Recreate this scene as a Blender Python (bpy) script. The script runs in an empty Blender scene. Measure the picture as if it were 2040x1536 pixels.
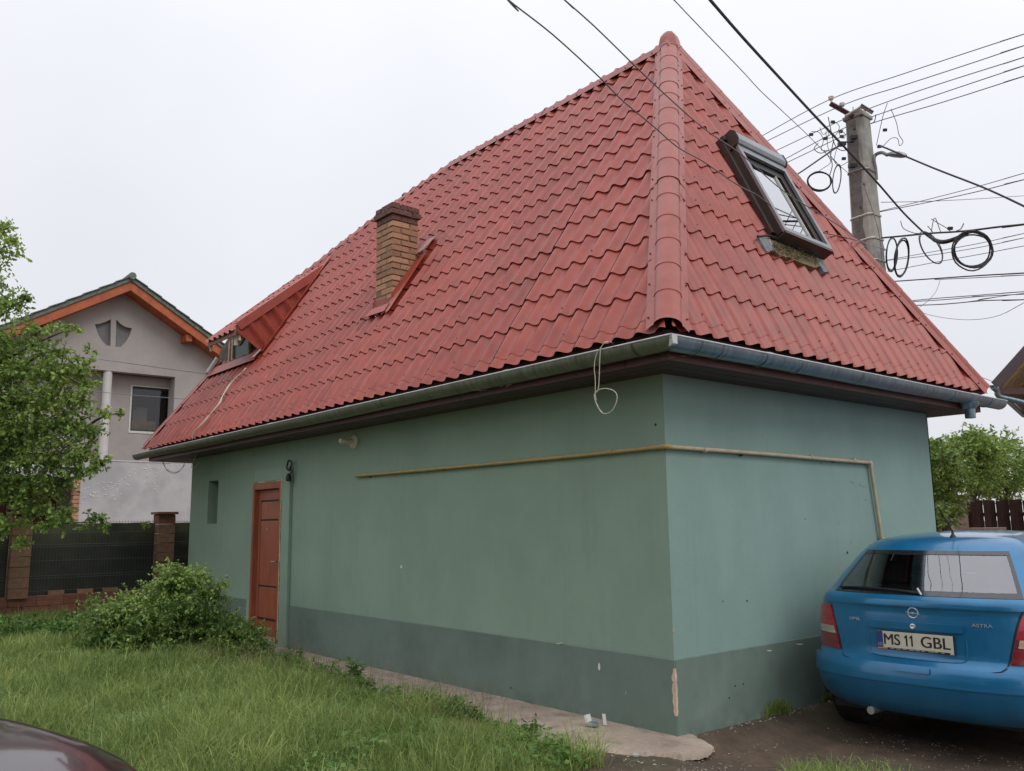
import bpy, bmesh, math, random
import numpy as np
from mathutils import Vector, Matrix, noise
random.seed(11)
rng = np.random.default_rng(11)
SC = bpy.context.scene
COL = SC.collection
PI = math.pi

# ------------------------------------------------------------------ camera
CAM = np.array([4.1456, -4.9357, 1.5])
_yaw, _pit, _rol, FPX = 0.87374, 0.158876, -0.013151, 1718.75
_w = np.array([-math.sin(_yaw)*math.cos(_pit), math.cos(_yaw)*math.cos(_pit), math.sin(_pit)])
_r = np.cross(_w, [0, 0, 1.0]); _r /= np.linalg.norm(_r)
_u = np.cross(_r, _w)
_r, _u = _r*math.cos(_rol)+_u*math.sin(_rol), -_r*math.sin(_rol)+_u*math.cos(_rol)
cam = bpy.data.objects.new('camera', bpy.data.cameras.new('camera'))
COL.objects.link(cam)
cam.matrix_world = Matrix(((_r[0], _u[0], -_w[0], CAM[0]), (_r[1], _u[1], -_w[1], CAM[1]), (_r[2], _u[2], -_w[2], CAM[2]), (0, 0, 0, 1)))
cam.data.sensor_width = 36; cam.data.lens = FPX/2040*36
cam.data.clip_start = 0.05; cam.data.clip_end = 2000
SC.camera = cam

def at(px, py, d):            # a measured point of the photograph at a known depth -> world point
    return tuple(CAM + (_w*FPX + _r*(px-1020) - _u*(py-768))*d/FPX)
def on(px, py, axis, val):    # the same on a plane x/y/z = val
    d = _w*FPX + _r*(px-1020) - _u*(py-768)
    return tuple(CAM + d*(val-CAM[axis])/d[axis])

# ------------------------------------------------------------------ world, sun, exposure
W = bpy.data.worlds.new('World'); SC.world = W; W.use_nodes = True
nt = W.node_tree; nt.nodes.clear()
def N(nt, t, **k):
    n = nt.nodes.new(t)
    for a, b in k.items(): setattr(n, a, b)
    return n
out = N(nt, 'ShaderNodeOutputWorld'); bg = N(nt, 'ShaderNodeBackground'); bg.inputs[1].default_value = 0.1
sky = N(nt, 'ShaderNodeTexSky', sky_type='NISHITA', sun_disc=False, sun_elevation=math.radians(46), sun_rotation=math.radians(84))
tc = N(nt, 'ShaderNodeTexCoord'); sep = N(nt, 'ShaderNodeSeparateXYZ')
nz = N(nt, 'ShaderNodeTexNoise'); nz.inputs['Scale'].default_value = 1.6; nz.inputs['Detail'].default_value = 4; nz.inputs['Roughness'].default_value = .5
mr = N(nt, 'ShaderNodeMapRange'); mr.inputs[1].default_value = 0.0; mr.inputs[2].default_value = 1.0; mr.inputs[3].default_value = 0; mr.inputs[4].default_value = 1
ad = N(nt, 'ShaderNodeMath', operation='MULTIPLY_ADD'); ad.inputs[1].default_value = .40; ad.inputs[2].default_value = -.17
ad2 = N(nt, 'ShaderNodeMath', operation='ADD'); ad2.use_clamp = True
cl = N(nt, 'ShaderNodeMix', data_type='RGBA'); cl.inputs[6].default_value = (7.45, 7.5, 7.95, 1); cl.inputs[7].default_value = (15.0, 15.3, 16.3, 1)
mx = N(nt, 'ShaderNodeMix', data_type='RGBA'); mx.inputs[0].default_value = .93
L = nt.links.new
L(tc.outputs['Generated'], sep.inputs[0]); L(sep.outputs[2], mr.inputs[0]); L(tc.outputs['Generated'], nz.inputs['Vector'])
pw = N(nt, 'ShaderNodeMath', operation='POWER'); pw.inputs[1].default_value = 2.0
L(nz.outputs['Fac'], ad.inputs[0]); L(ad.outputs[0], ad2.inputs[0]); L(mr.outputs[0], pw.inputs[0]); L(pw.outputs[0], ad2.inputs[1]); L(ad2.outputs[0], cl.inputs[0])
L(sky.outputs[0], mx.inputs[6]); L(cl.outputs[2], mx.inputs[7]); L(mx.outputs[2], bg.inputs[0]); L(bg.outputs[0], out.inputs[0])
sun = bpy.data.objects.new('sun', bpy.data.lights.new('sun', 'SUN')); COL.objects.link(sun)
sun.data.energy = 0.75; sun.data.angle = math.radians(28); sun.data.color = (1, .985, .96)
_sa, _se = math.radians(84), math.radians(46)      # azimuth from +Y towards +X
_sd = Vector((math.sin(_sa)*math.cos(_se), math.cos(_sa)*math.cos(_se), math.sin(_se)))
sun.rotation_euler = _sd.to_track_quat('Z', 'Y').to_euler()
SC.view_settings.view_transform = 'Standard'; SC.view_settings.look = 'None'
SC.view_settings.exposure = 0.08; SC.view_settings.gamma = 1; SC.view_settings.use_curve_mapping = False
SC.cycles.max_bounces = 8; SC.cycles.transparent_max_bounces = 24
SC.cycles.use_denoising = True

# ------------------------------------------------------------------ helpers
def tag(o, label=None, cat=None, group=None, kind=None):
    if label: o['label'] = label
    if cat: o['category'] = cat
    if group: o['group'] = group
    if kind: o['kind'] = kind
    return o
def parent_to(o, p):
    o.parent = p
    if p.type == 'EMPTY' and p.get('_w'):
        o.matrix_parent_inverse = Matrix.Translation(p['_w']).inverted()
def thing(name, loc, label=None, cat=None, group=None, rz=0, world=True, parent=None):
    o = bpy.data.objects.new(name, None); COL.objects.link(o); o.empty_display_size = .2
    if parent is not None:
        parent_to(o, parent)
    o.location = loc; o.rotation_euler = (0, 0, rz)
    if world: o['_w'] = tuple(float(c) for c in loc)
    return tag(o, label, cat, group)
def link(name, me, mat, parent=None, smooth=False, sharp=None):
    if mat is not None and not me.materials:
        for m in (mat if isinstance(mat, (list, tuple)) else [mat]): me.materials.append(m)
    if smooth:
        me.polygons.foreach_set('use_smooth', [True]*len(me.polygons))
        if sharp: me.set_sharp_from_angle(angle=sharp)
    o = bpy.data.objects.new(name, me); COL.objects.link(o)
    if parent is not None: parent_to(o, parent)
    return o
def npmesh(name, verts, faces, attrs=None):
    me = bpy.data.meshes.new(name); verts = np.asarray(verts, dtype=np.float32); faces = np.asarray(faces, dtype=np.int32)
    k = faces.shape[1]; n = len(faces)
    me.vertices.add(len(verts)); me.vertices.foreach_set('co', verts.ravel())
    me.loops.add(n*k); me.loops.foreach_set('vertex_index', faces.ravel())
    me.polygons.add(n); me.polygons.foreach_set('loop_start', np.arange(0, n*k, k, dtype=np.int32))
    try: me.polygons.foreach_set('loop_total', np.full(n, k, dtype=np.int32))
    except Exception: pass
    me.update(calc_edges=True)
    for a, v in (attrs or {}).items():
        at_ = me.attributes.new(a, 'FLOAT', 'POINT'); at_.data.foreach_set('value', np.asarray(v, dtype=np.float32))
    me.validate()
    return me
class MB:
    def __init__(s): s.v = []; s.f = []
    def add(s, vs, fs):
        b = len(s.v); s.v += [tuple(float(c) for c in v) for v in vs]; s.f += [tuple(b+i for i in f) for f in fs]; return s
    def box(s, a, b):
        x0, y0, z0 = (min(a[i], b[i]) for i in range(3)); x1, y1, z1 = (max(a[i], b[i]) for i in range(3))
        return s.add([(x0, y0, z0), (x1, y0, z0), (x1, y1, z0), (x0, y1, z0), (x0, y0, z1), (x1, y0, z1), (x1, y1, z1), (x0, y1, z1)],
                     [(3, 2, 1, 0), (4, 5, 6, 7), (0, 1, 5, 4), (1, 2, 6, 5), (2, 3, 7, 6), (3, 0, 4, 7)])
    def hexa(s, p):   # eight points: bottom ring of four, top ring of four
        return s.add(p, [(3, 2, 1, 0), (4, 5, 6, 7), (0, 1, 5, 4), (1, 2, 6, 5), (2, 3, 7, 6), (3, 0, 4, 7)])
    def obox(s, O, U, V, Wv, a, b):  # box in an own frame
        O, U, V, Wv = map(np.array, (O, U, V, Wv))
        P = lambda x, y, z: tuple(O+U*x+V*y+Wv*z)
        return s.hexa([P(a[0], a[1], a[2]), P(b[0], a[1], a[2]), P(b[0], b[1], a[2]), P(a[0], b[1], a[2]),
                       P(a[0], a[1], b[2]), P(b[0], a[1], b[2]), P(b[0], b[1], b[2]), P(a[0], b[1], b[2])])
    def prism(s, poly, ext):
        n = len(poly); e = np.array(ext)
        return s.add(list(poly)+[tuple(np.array(p)+e) for p in poly],
                     [tuple(range(n))[::-1], tuple(range(n, 2*n))]+[(i, (i+1) % n, n+(i+1) % n, n+i) for i in range(n)])
    def tube(s, pts, r, n=8, closed=False, caps=True):
        P = [np.array(p, float) for p in pts]; m = len(P)
        rs = r if isinstance(r, (list, tuple, np.ndarray)) else [r]*m
        T = []
        for i in range(m):
            a = P[(i-1) % m] if (closed or i > 0) else P[i]; b = P[(i+1) % m] if (closed or i < m-1) else P[i]
            t = b-a; T.append(t/(np.linalg.norm(t)+1e-9))
        up = np.array([0, 0, 1.0]) if abs(T[0][2]) < .9 else np.array([1.0, 0, 0])
        u = np.cross(T[0], up); u /= np.linalg.norm(u)
        vs = []; fs = []
        for i in range(m):
            u = u-T[i]*(u@T[i]); u /= (np.linalg.norm(u)+1e-9); w = np.cross(T[i], u)
            for k in range(n):
                a = 2*PI*k/n; vs.append(P[i]+(u*math.cos(a)+w*math.sin(a))*rs[i])
        for i in range(m if closed else m-1):
            for k in range(n):
                a = i*n+k; b = i*n+(k+1) % n; c = ((i+1) % m)*n+(k+1) % n; d = ((i+1) % m)*n+k
                fs.append((a, b, c, d))
        if caps and not closed: fs += [tuple(range(n))[::-1], tuple((m-1)*n+k for k in range(n))]
        return s.add(vs, fs)
    def lathe(s, O, A, prof, n=20):   # prof: (distance along axis A, radius)
        O = np.array(O, float); A = np.array(A, float); A /= np.linalg.norm(A)
        up = np.array([0, 0, 1.0]) if abs(A[2]) < .9 else np.array([1.0, 0, 0])
        u = np.cross(A, up); u /= np.linalg.norm(u); w = np.cross(A, u); vs = []; fs = []
        for (d, r) in prof:
            for k in range(n): vs.append(O+A*d+(u*math.cos(2*PI*k/n)+w*math.sin(2*PI*k/n))*r)
        for i in range(len(prof)-1):
            for k in range(n): fs.append((i*n+k, i*n+(k+1) % n, (i+1)*n+(k+1) % n, (i+1)*n+k))
        fs += [tuple(range(n))[::-1], tuple((len(prof)-1)*n+k for k in range(n))]
        return s.add(vs, fs)
    def mesh(s, name='mesh'):
        me = bpy.data.meshes.new(name); me.from_pydata(s.v, [], s.f); me.update()
        bm = bmesh.new(); bm.from_mesh(me); bmesh.ops.recalc_face_normals(bm, faces=bm.faces); bm.to_mesh(me); bm.free()
        return me
    def build(s, name, mat, parent=None, smooth=False, sharp=.7, bevel=0):
        o = link(name, s.mesh(name), mat, parent, smooth, sharp)
        if bevel:
            b = o.modifiers.new('bevel', 'BEVEL'); b.width = bevel; b.segments = 2; b.limit_method = 'ANGLE'; b.angle_limit = .6
        return o
def crv(pts, n=8):           # Catmull-Rom through the points
    P = [np.array(p, float) for p in pts]; P = [2*P[0]-P[1]]+P+[2*P[-1]-P[-2]]; o = []
    for i in range(1, len(P)-2):
        for k in range(n):
            t = k/n; a, b, c, d = P[i-1:i+3]
            o.append(.5*((2*b)+(c-a)*t+(2*a-5*b+4*c-d)*t*t+(-a+3*b-3*c+d)*t**3))
    return o+[P[-2]]

# ------------------------------------------------------------------ materials
def mat(name, col, rough=.7, var=.12, scale=3, col2=None, bump=.15, bscale=60, bdist=.004, metal=0, spec=.5, attr=None, rnd=0, coat=0, stretch=(1, 1, 1), detail=5, contrast=(.35, .65), trans=0):
    m = bpy.data.materials.new(name); m.use_nodes = True; t = m.node_tree; b = t.nodes['Principled BSDF']; l = t.links.new
    b.inputs['Roughness'].default_value = rough; b.inputs['Metallic'].default_value = metal
    b.inputs['Specular IOR Level'].default_value = spec; b.inputs['Coat Weight'].default_value = coat
    c1 = tuple(c*(1-var) for c in col); c2 = col2 or tuple(min(1, c*(1+var)) for c in col)
    tc = N(t, 'ShaderNodeTexCoord'); mp = N(t, 'ShaderNodeMapping'); mp.inputs['Scale'].default_value = stretch
    l(tc.outputs['Object'], mp.inputs[0])
    n1 = N(t, 'ShaderNodeTexNoise'); n1.inputs['Scale'].default_value = scale; n1.inputs['Detail'].default_value = detail; n1.inputs['Roughness'].default_value = .6
    l(mp.outputs[0], n1.inputs['Vector'])
    rp = N(t, 'ShaderNodeMapRange'); rp.inputs[1].default_value = contrast[0]; rp.inputs[2].default_value = contrast[1]; l(n1.outputs['Fac'], rp.inputs[0])
    mx = N(t, 'ShaderNodeMix', data_type='RGBA'); mx.inputs[6].default_value = (*c1, 1); mx.inputs[7].default_value = (*c2, 1)
    last = mx.outputs[2]
    if attr:
        a = N(t, 'ShaderNodeAttribute', attribute_name=attr); l(a.outputs['Fac'], mx.inputs[0])
    else: l(rp.outputs[0], mx.inputs[0])
    if rnd:
        oi = N(t, 'ShaderNodeObjectInfo'); hs = N(t, 'ShaderNodeHueSaturation'); r2 = N(t, 'ShaderNodeMapRange')
        r2.inputs[3].default_value = 1-rnd; r2.inputs[4].default_value = 1+rnd; l(oi.outputs['Random'], r2.inputs[0]); l(r2.outputs[0], hs.inputs['Value']); l(last, hs.inputs['Color']); last = hs.outputs[0]
    l(last, b.inputs['Base Color'])
    if bump:
        n2 = N(t, 'ShaderNodeTexNoise'); n2.inputs['Scale'].default_value = bscale; n2.inputs['Detail'].default_value = 4; l(mp.outputs[0], n2.inputs['Vector'])
        bp = N(t, 'ShaderNodeBump'); bp.inputs['Strength'].default_value = bump; bp.inputs['Distance'].default_value = bdist
        l(n2.outputs['Fac'], bp.inputs['Height']); l(bp.outputs[0], b.inputs['Normal'])
    if trans:
        o = t.nodes['Material Output']; tr = N(t, 'ShaderNodeBsdfTranslucent'); ms = N(t, 'ShaderNodeMixShader'); ms.inputs[0].default_value = trans
        l(last, tr.inputs[0]); l(b.outputs[0], ms.inputs[1]); l(tr.outputs[0], ms.inputs[2]); l(ms.outputs[0], o.inputs[0])
    m['_col'] = 'x'
    return m
def stain(m, col, scale=.8, lo=.55, hi=.75, amt=.5, stretch=(1, 1, 1), off=(0, 0, 0), detail=6, zlo=None, zhi=None):
    """lay one more irregular layer of colour (dirt, moss, faded paint) over a material"""
    t = m.node_tree; b = t.nodes['Principled BSDF']; l = t.links.new; src = b.inputs['Base Color'].links[0].from_socket
    tc = N(t, 'ShaderNodeTexCoord'); mp = N(t, 'ShaderNodeMapping'); mp.inputs['Scale'].default_value = stretch; mp.inputs['Location'].default_value = off
    l(tc.outputs['Object'], mp.inputs[0]); n = N(t, 'ShaderNodeTexNoise'); n.inputs['Scale'].default_value = scale; n.inputs['Detail'].default_value = detail; n.inputs['Roughness'].default_value = .62
    l(mp.outputs[0], n.inputs['Vector']); r = N(t, 'ShaderNodeMapRange'); r.inputs[1].default_value = lo; r.inputs[2].default_value = hi; r.inputs[4].default_value = amt; l(n.outputs['Fac'], r.inputs[0])
    f = r.outputs[0]
    if zlo is not None:
        sp = N(t, 'ShaderNodeSeparateXYZ'); l(tc.outputs['Object'], sp.inputs[0]); zr = N(t, 'ShaderNodeMapRange'); zr.inputs[1].default_value = zlo; zr.inputs[2].default_value = zhi
        l(sp.outputs[2], zr.inputs[0]); mu = N(t, 'ShaderNodeMath', operation='MULTIPLY'); l(f, mu.inputs[0]); l(zr.outputs[0], mu.inputs[1]); f = mu.outputs[0]
    mx = N(t, 'ShaderNodeMix', data_type='RGBA'); l(f, mx.inputs[0]); l(src, mx.inputs[6]); mx.inputs[7].default_value = (*col, 1); l(mx.outputs[2], b.inputs['Base Color'])
    return m
M = {}
M['roof'] = stain(stain(mat('red_metal_tile', (.325, .053, .032), .38, .16, 7, bump=.25, bscale=420, bdist=.0012, rnd=.08), (.34, .085, .058), 1.6, .45, .75, .45), (.20, .035, .026), 2.2, .55, .75, .5, (1, 1, .4)); stain(M['roof'], (.13, .05, .035), 7, .62, .76, .4)
M['scuff'] = mat('scuffed_board', (.16, .10, .07), .8, .3, 20)
M['flash'] = mat('red_sheet_metal', (.35, .052, .03), .45, .15, 6, bump=.1, bscale=40)
M['cap'] = stain(mat('red_ridge_cap', (.325, .066, .043), .36, .12, 8, bump=.25, bscale=400, bdist=.001), (.38, .12, .09), 1.4, .45, .7, .5)
M['wall'] = mat('green_wall_paint', (.258, .352, .272), .85, .06, 1.3, bump=.5, bscale=70, bdist=.003)
stain(M['wall'], (.32, .42, .36), 2.2, .55, .8, .35, (1, 1, .25), (3, 1, 2)); stain(M['wall'], (.205, .295, .245), .9, .5, .75, .4, off=(7, 2, 0)); stain(M['wall'], (.45, .55, .49), 9, .72, .78, .6, (1, 1, .6), (1, 5, 2))
stain(M['wall'], (.17, .235, .19), 1.6, .56, .78, .22, (6, 6, .35), (5, 1, 0)); stain(M['wall'], (.36, .45, .39), 1.1, .58, .80, .16, (8, 8, .5), (1, 8, 3)); stain(M['wall'], (.20, .25, .21), 7, .66, .74, .35, (1, 1, 1), (9, 2, 6))
M['plinth'] = mat('dark_green_plinth_paint', (.155, .215, .178), .85, .08, 2, bump=.3, bscale=130, bdist=.002)
stain(M['plinth'], (.22, .28, .25), 3, .55, .8, .5); stain(M['plinth'], (.10, .13, .11), 1.2, .5, .7, .5, off=(2, 7, 3)); stain(M['plinth'], (.40, .47, .43), 12, .70, .76, .7, (1, 1, .5)); stain(M['plinth'], (.24, .27, .24), 2.5, .5, .7, .6, zlo=.28, zhi=.0); stain(M['plinth'], (.075, .075, .06), 6, .45, .7, .7, zlo=.12, zhi=-.03)
M['plaster'] = mat('bare_plaster', (.62, .47, .34), .9, .15, 20, bump=.5, bscale=80)
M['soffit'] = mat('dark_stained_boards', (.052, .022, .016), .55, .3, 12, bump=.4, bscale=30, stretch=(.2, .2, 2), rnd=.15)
M['fascia'] = mat('brown_red_fascia', (.10, .030, .025), .5, .2, 8, bump=.2)
M['gut_l'] = stain(mat('aged_zinc_warm_lit', (.17, .185, .135), .42, .18, 4, metal=.35, bump=.15, bscale=90, stretch=(6, 1, 1)), (.07, .08, .05), 5, .5, .7, .6, (4, 1, 1))  # left gutter run: warm green light from the lawn put into the zinc colour
M['gut_r'] = stain(mat('grey_zinc_cool_lit', (.22, .29, .33), .33, .16, 4, metal=.6, bump=.12, bscale=90, stretch=(1, 6, 1)), (.08, .10, .11), 5, .52, .7, .6, (1, 4, 1))  # right run of the same gutter: cool sky light put into the colour
M['gut_e'] = mat('pale_gutter_bead', (.6, .61, .6), .35, .1, 5, metal=.3)
M['strap'] = mat('galvanised_steel', (.42, .44, .45), .4, .15, 20, metal=.7)
M['door'] = stain(mat('red_brown_door_paint', (.33, .092, .045), .5, .14, 6, bump=.2, bscale=60, stretch=(3, 3, .6)), (.20, .045, .025), 3, .5, .7, .5, (2, 2, .6))
M['foam'] = mat('yellow_mounting_foam', (.62, .52, .28), .9, .2, 30)
M['dark'] = mat('dark_void', (.012, .014, .014), .8, .2)
M['cream'] = mat('old_cream_porcelain', (.62, .57, .44), .35, .08, 20, bump=.05)
M['pipe_l'] = stain(mat('gas_pipe_warm_lit', (.42, .30, .12), .5, .12, 14, bump=.1), (.2, .14, .07), 20, .6, .75, .5)  # left run of the pipe, warm light from lawn and trees put into its colour
M['pipe_r'] = stain(mat('gas_pipe_cool_lit', (.50, .42, .28), .5, .12, 14, bump=.1), (.25, .19, .12), 20, .6, .75, .5)  # same pipe on the right wall, cooler sky light put into its colour
M['brick'] = stain(mat('orange_brick', (.43, .24, .145), .9, .16, 20, bump=.6, bscale=70, bdist=.004, rnd=.28), (.30, .12, .07), 6, .48, .7, .7)
M['brickd'] = stain(mat('sooty_red_brick', (.20, .085, .065), .85, .2, 20, bump=.6, bscale=70, bdist=.004, rnd=.2), (.05, .04, .035), 9, .45, .6, .8)
M['mortar'] = mat('lime_mortar', (.20, .14, .09), .95, .2, 25, bump=.6, bscale=60)
M['conc'] = stain(mat('weathered_concrete', (.36, .34, .30), .9, .15, 8, bump=.5, bscale=50), (.17, .16, .145), 2.5, .5, .62, .7, (1, 1, .4))
M['concd'] = mat('dark_stripped_concrete', (.155, .145, .13), .95, .25, 10, bump=.7, bscale=40)
M['black'] = mat('black_rubber', (.012, .012, .013), .5, .1)
M['wire'] = mat('weathered_wire', (.16, .16, .165), .45, .2, metal=.3)
M['white'] = mat('white_plastic', (.72, .70, .66), .4, .05)
M['rust'] = mat('rusty_dark_steel', (.10, .055, .06), .6, .3, 20, metal=.3)
M['frame'] = stain(mat('brown_window_cladding', (.045, .032, .026), .35, .2, 8, metal=.1, stretch=(1, 1, .4)), (.12, .06, .025), 6, .6, .75, .6)
M['alu'] = mat('grey_aluminium', (.27, .28, .29), .38, .08, 6, metal=.5)
M['pale'] = mat('pale_painted_wood', (.62, .60, .55), .6, .1, 12)
M['moss'] = stain(mat('mossy_wood_wool', (.19, .15, .08), .95, .3, 14, bump=.8, bscale=60, stretch=(1, 3, 1)), (.10, .11, .05), 5, .5, .65, .7)
M['grout'] = stain(mat('grey_slate_flashing', (.20, .21, .22), .8, .3, 14, bump=.8, bscale=40), (.42, .41, .38), 7, .55, .65, .7)
M['render'] = stain(mat('grey_render', (.39, .35, .325), .9, .07, 1.2, bump=.2, bscale=60), (.31, .28, .26), .8, .5, .7, .5)
M['render2'] = stain(mat('bare_grey_render', (.50, .475, .465), .9, .08, 1.1, bump=.2, bscale=60), (.33, .33, .34), .9, .5, .65, .6)
M['orange'] = mat('orange_stained_wood', (.42, .10, .032), .6, .2, 5, bump=.1)
M['slate'] = stain(mat('green_grey_roof_tile', (.135, .16, .13), .7, .25, 12, bump=.3), (.30, .28, .24), 6, .6, .75, .6)
M['block'] = stain(mat('brown_split_block', (.25, .145, .09), .95, .14, 9, bump=.7, bscale=50, bdist=.006, rnd=.12), (.15, .085, .055), 3, .5, .7, .6)
M['blockr'] = stain(mat('red_brown_block', (.21, .085, .058), .95, .16, 9, bump=.6, bscale=50, bdist=.006, rnd=.14), (.11, .05, .035), 3, .5, .7, .6)
M['net'] = stain(mat('dark_shade_sheet', (.030, .030, .024), .38, .3, 2, bump=.15, bscale=4, bdist=.02), (.15, .15, .07), 1.1, .35, .6, .9, zlo=1.15, zhi=1.6)
M['meshw'] = mat('green_fence_wire', (.075, .09, .07), .6, .2)
M['plank'] = stain(mat('brown_fence_plank', (.075, .037, .030), .8, .25, 9, bump=.4, stretch=(2, 2, .3), rnd=.25), (.03, .02, .018), 3, .5, .7, .5)
M['pink'] = mat('pink_render', (.62, .47, .44), .9, .06, 3)
M['tan'] = stain(mat('tan_soffit_planks', (.40, .26, .12), .7, .2, 9, bump=.2, rnd=.2), (.2, .12, .05), 5, .5, .7, .5)
M['bark'] = mat('brown_bark', (.10, .075, .055), .95, .3, 12, bump=.8, bscale=30, bdist=.02)
M['stem'] = mat('green_brown_stem', (.11, .12, .05), .8, .2, 12)
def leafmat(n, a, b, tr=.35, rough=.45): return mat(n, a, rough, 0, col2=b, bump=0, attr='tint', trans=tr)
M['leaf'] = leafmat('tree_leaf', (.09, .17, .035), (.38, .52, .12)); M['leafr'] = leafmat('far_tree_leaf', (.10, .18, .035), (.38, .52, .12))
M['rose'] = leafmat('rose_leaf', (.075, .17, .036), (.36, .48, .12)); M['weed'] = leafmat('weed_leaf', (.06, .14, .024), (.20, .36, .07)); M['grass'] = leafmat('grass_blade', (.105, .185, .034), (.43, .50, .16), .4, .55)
M['straw'] = leafmat('seed_head_straw', (.16, .15, .07), (.32, .28, .15))
M['conc2'] = stain(stain(mat('sandy_concrete', (.40, .315, .25), .95, .14, 6, bump=.9, bscale=60, bdist=.008), (.27, .20, .155), 1.6, .48, .66, .75), (.56, .47, .40), 30, .60, .7, .7); stain(M['conc2'], (.20, .15, .12), 5, .52, .66, .7, off=(4, 4, 0)); stain(M['conc2'], (.14, .12, .08), 18, .62, .72, .6)
M['stone'] = mat('pale_gravel', (.32, .28, .23), .9, .4, 30, rnd=.1)
M['glass_g'] = mat('green_glass', (.01, .06, .045), .35, .2, spec=.35, bump=0)
def glassmat(name, tint, refl=.12, rough=.01):
    m = bpy.data.materials.new(name); m.use_nodes = True; t = m.node_tree; t.nodes.clear(); l = t.links.new
    o = N(t, 'ShaderNodeOutputMaterial'); tr = N(t, 'ShaderNodeBsdfTransparent'); tr.inputs[0].default_value = (*tint, 1)
    g = N(t, 'ShaderNodeBsdfGlossy'); g.inputs['Roughness'].default_value = rough; g.inputs[0].default_value = (.95, .95, .97, 1)
    f = N(t, 'ShaderNodeFresnel'); f.inputs[0].default_value = 1.5; a = N(t, 'ShaderNodeMath', operation='ADD'); a.inputs[1].default_value = refl; a.use_clamp = True
    ms = N(t, 'ShaderNodeMixShader'); l(f.outputs[0], a.inputs[0]); l(a.outputs[0], ms.inputs[0]); l(tr.outputs[0], ms.inputs[1]); l(g.outputs[0], ms.inputs[2]); l(ms.outputs[0], o.inputs[0])
    return m
M['glass'] = glassmat('window_glass', (.5, .55, .55), .45); M['glass0'] = glassmat('dusty_glass', (.8, .8, .78), .0); M['cglass'] = glassmat('tinted_car_glass', (.78, .84, .82), .20)
def paint(name, col, rough=.28, coat=.7, flake=.1):
    m = mat(name, col, rough, flake, 5, bump=.06, bscale=5, bdist=.006, coat=coat, metal=.25); m.node_tree.nodes['Principled BSDF'].inputs['Coat Roughness'].default_value = .06; return m
M['blue'] = stain(paint('blue_car_paint', (.010, .155, .33)), (.05, .13, .22), 4, .5, .8, .35, zlo=.9, zhi=.3)
M['maroon'] = paint('maroon_car_paint', (.022, .004, .007), .3, .8)
M['red_l'] = mat('red_lamp_lens', (.42, .012, .02), .12, .2, 40, bump=.3, bscale=160, coat=.6, stretch=(.1, .1, 1)); M['red_d'] = mat('dark_red_lens', (.22, .008, .018), .12, .2, 40, bump=.3, bscale=160, coat=.6, stretch=(.1, .1, 1))
M['clear_l'] = mat('clear_lamp_lens', (.55, .42, .32), .15, .25, 40, bump=.3, bscale=160, coat=.6, stretch=(.1, .1, 1))
M['chrome'] = mat('chrome', (.75, .76, .78), .28, .03, metal=.75, bump=0); M['plate'] = mat('plate_white', (.66, .60, .48), .4, .06, 20, bump=0)
M['eu'] = mat('plate_blue', (.03, .05, .22), .4, .05, bump=0); M['trim'] = mat('black_trim', (.018, .018, .02), .45, .1); M['seat'] = mat('dark_seat_cloth', (.02, .02, .023), .9, .2, 20)
M['frit'] = mat('black_glass_border', (.02, .02, .022), .08, .1, bump=0, spec=1.0); M['dab'] = mat('pale_adhesive', (.60, .57, .55), .9, .1)
M['wall_sky_tint'] = M['wall'].copy()  # right wall: slightly bluer paint mix, partly cool sky light put into the colour
for n_ in M['wall_sky_tint'].node_tree.nodes:
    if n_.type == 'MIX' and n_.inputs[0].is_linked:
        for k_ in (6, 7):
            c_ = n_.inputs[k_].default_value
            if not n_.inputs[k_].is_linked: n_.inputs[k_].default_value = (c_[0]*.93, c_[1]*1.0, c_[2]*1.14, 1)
M['tyre'] = mat('tyre_rubber', (.018, .017, .017), .8, .25, 12, bump=.3); M['asph'] = None
# ------------------------------------------------------------------ ground
def sm(t): t = np.clip(t, 0, 1); return t*t*(3-2*t)
def gz(x, y):
    x = np.asarray(x, float); y = np.asarray(y, float)
    z = -.10*sm((x-.03)/.5)*sm((y+.9)/1.3)*sm((14-y)/6)
    z = z+.05*sm((-.9-y)/2.0)*sm((.4-x)/1.5) - .10*sm((x-.4)/1.5)*sm((-.9-y)/1.5)
    return z+.012*np.sin(x*2.3+1)*np.cos(y*2.9)*sm((-1-y)/1)
def gn(x, y, s=1.0): return noise.noise((x*s, y*s, .3))
def grass_edge(x):     # y of the edge of the lawn along the concrete path
    p = [(-14, -.9), (-8, -.45), (-6.3, -.42), (-5, -.52), (-4, -.64), (-2.4, -.70), (-1.6, -.66), (-.9, -.80), (-.5, -.84), (-.1, -.88), (.12, -.98), (.3, -1.4), (.4, -2.2), (.5, -4), (.9, -7)]
    return float(np.interp(x, [a for a, b in p], [b for a, b in p]))
axx = np.unique(np.concatenate([np.linspace(-420, -30, 14), np.linspace(-30, -12, 19), np.linspace(-12, 6, 120), np.linspace(6, 20, 15), np.linspace(20, 420, 14)]))
ayy = np.unique(np.concatenate([np.linspace(-420, -20, 14), np.linspace(-20, -6, 15), np.linspace(-6, 7, 90), np.linspace(7, 30, 24), np.linspace(30, 420, 14)]))
GX, GY = np.meshgrid(axx, ayy, indexing='ij')
GZ = gz(GX, GY)
nx, ny = len(axx), len(ayy)
near = (GX > -12) & (GX < 6) & (GY > -6) & (GY < 7)
mott = np.zeros_like(GZ)
for i in range(nx):
    for j in range(ny):
        if near[i, j]: GZ[i, j] += .012*gn(GX[i, j], GY[i, j], 3)*(1 if GY[i, j] < -.1 or GX[i, j] > .1 else 0)
idx = np.arange(nx*ny).reshape(nx, ny)
F = np.stack([idx[:-1, :-1], idx[1:, :-1], idx[1:, 1:], idx[:-1, 1:]], -1).reshape(-1, 4)
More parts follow.
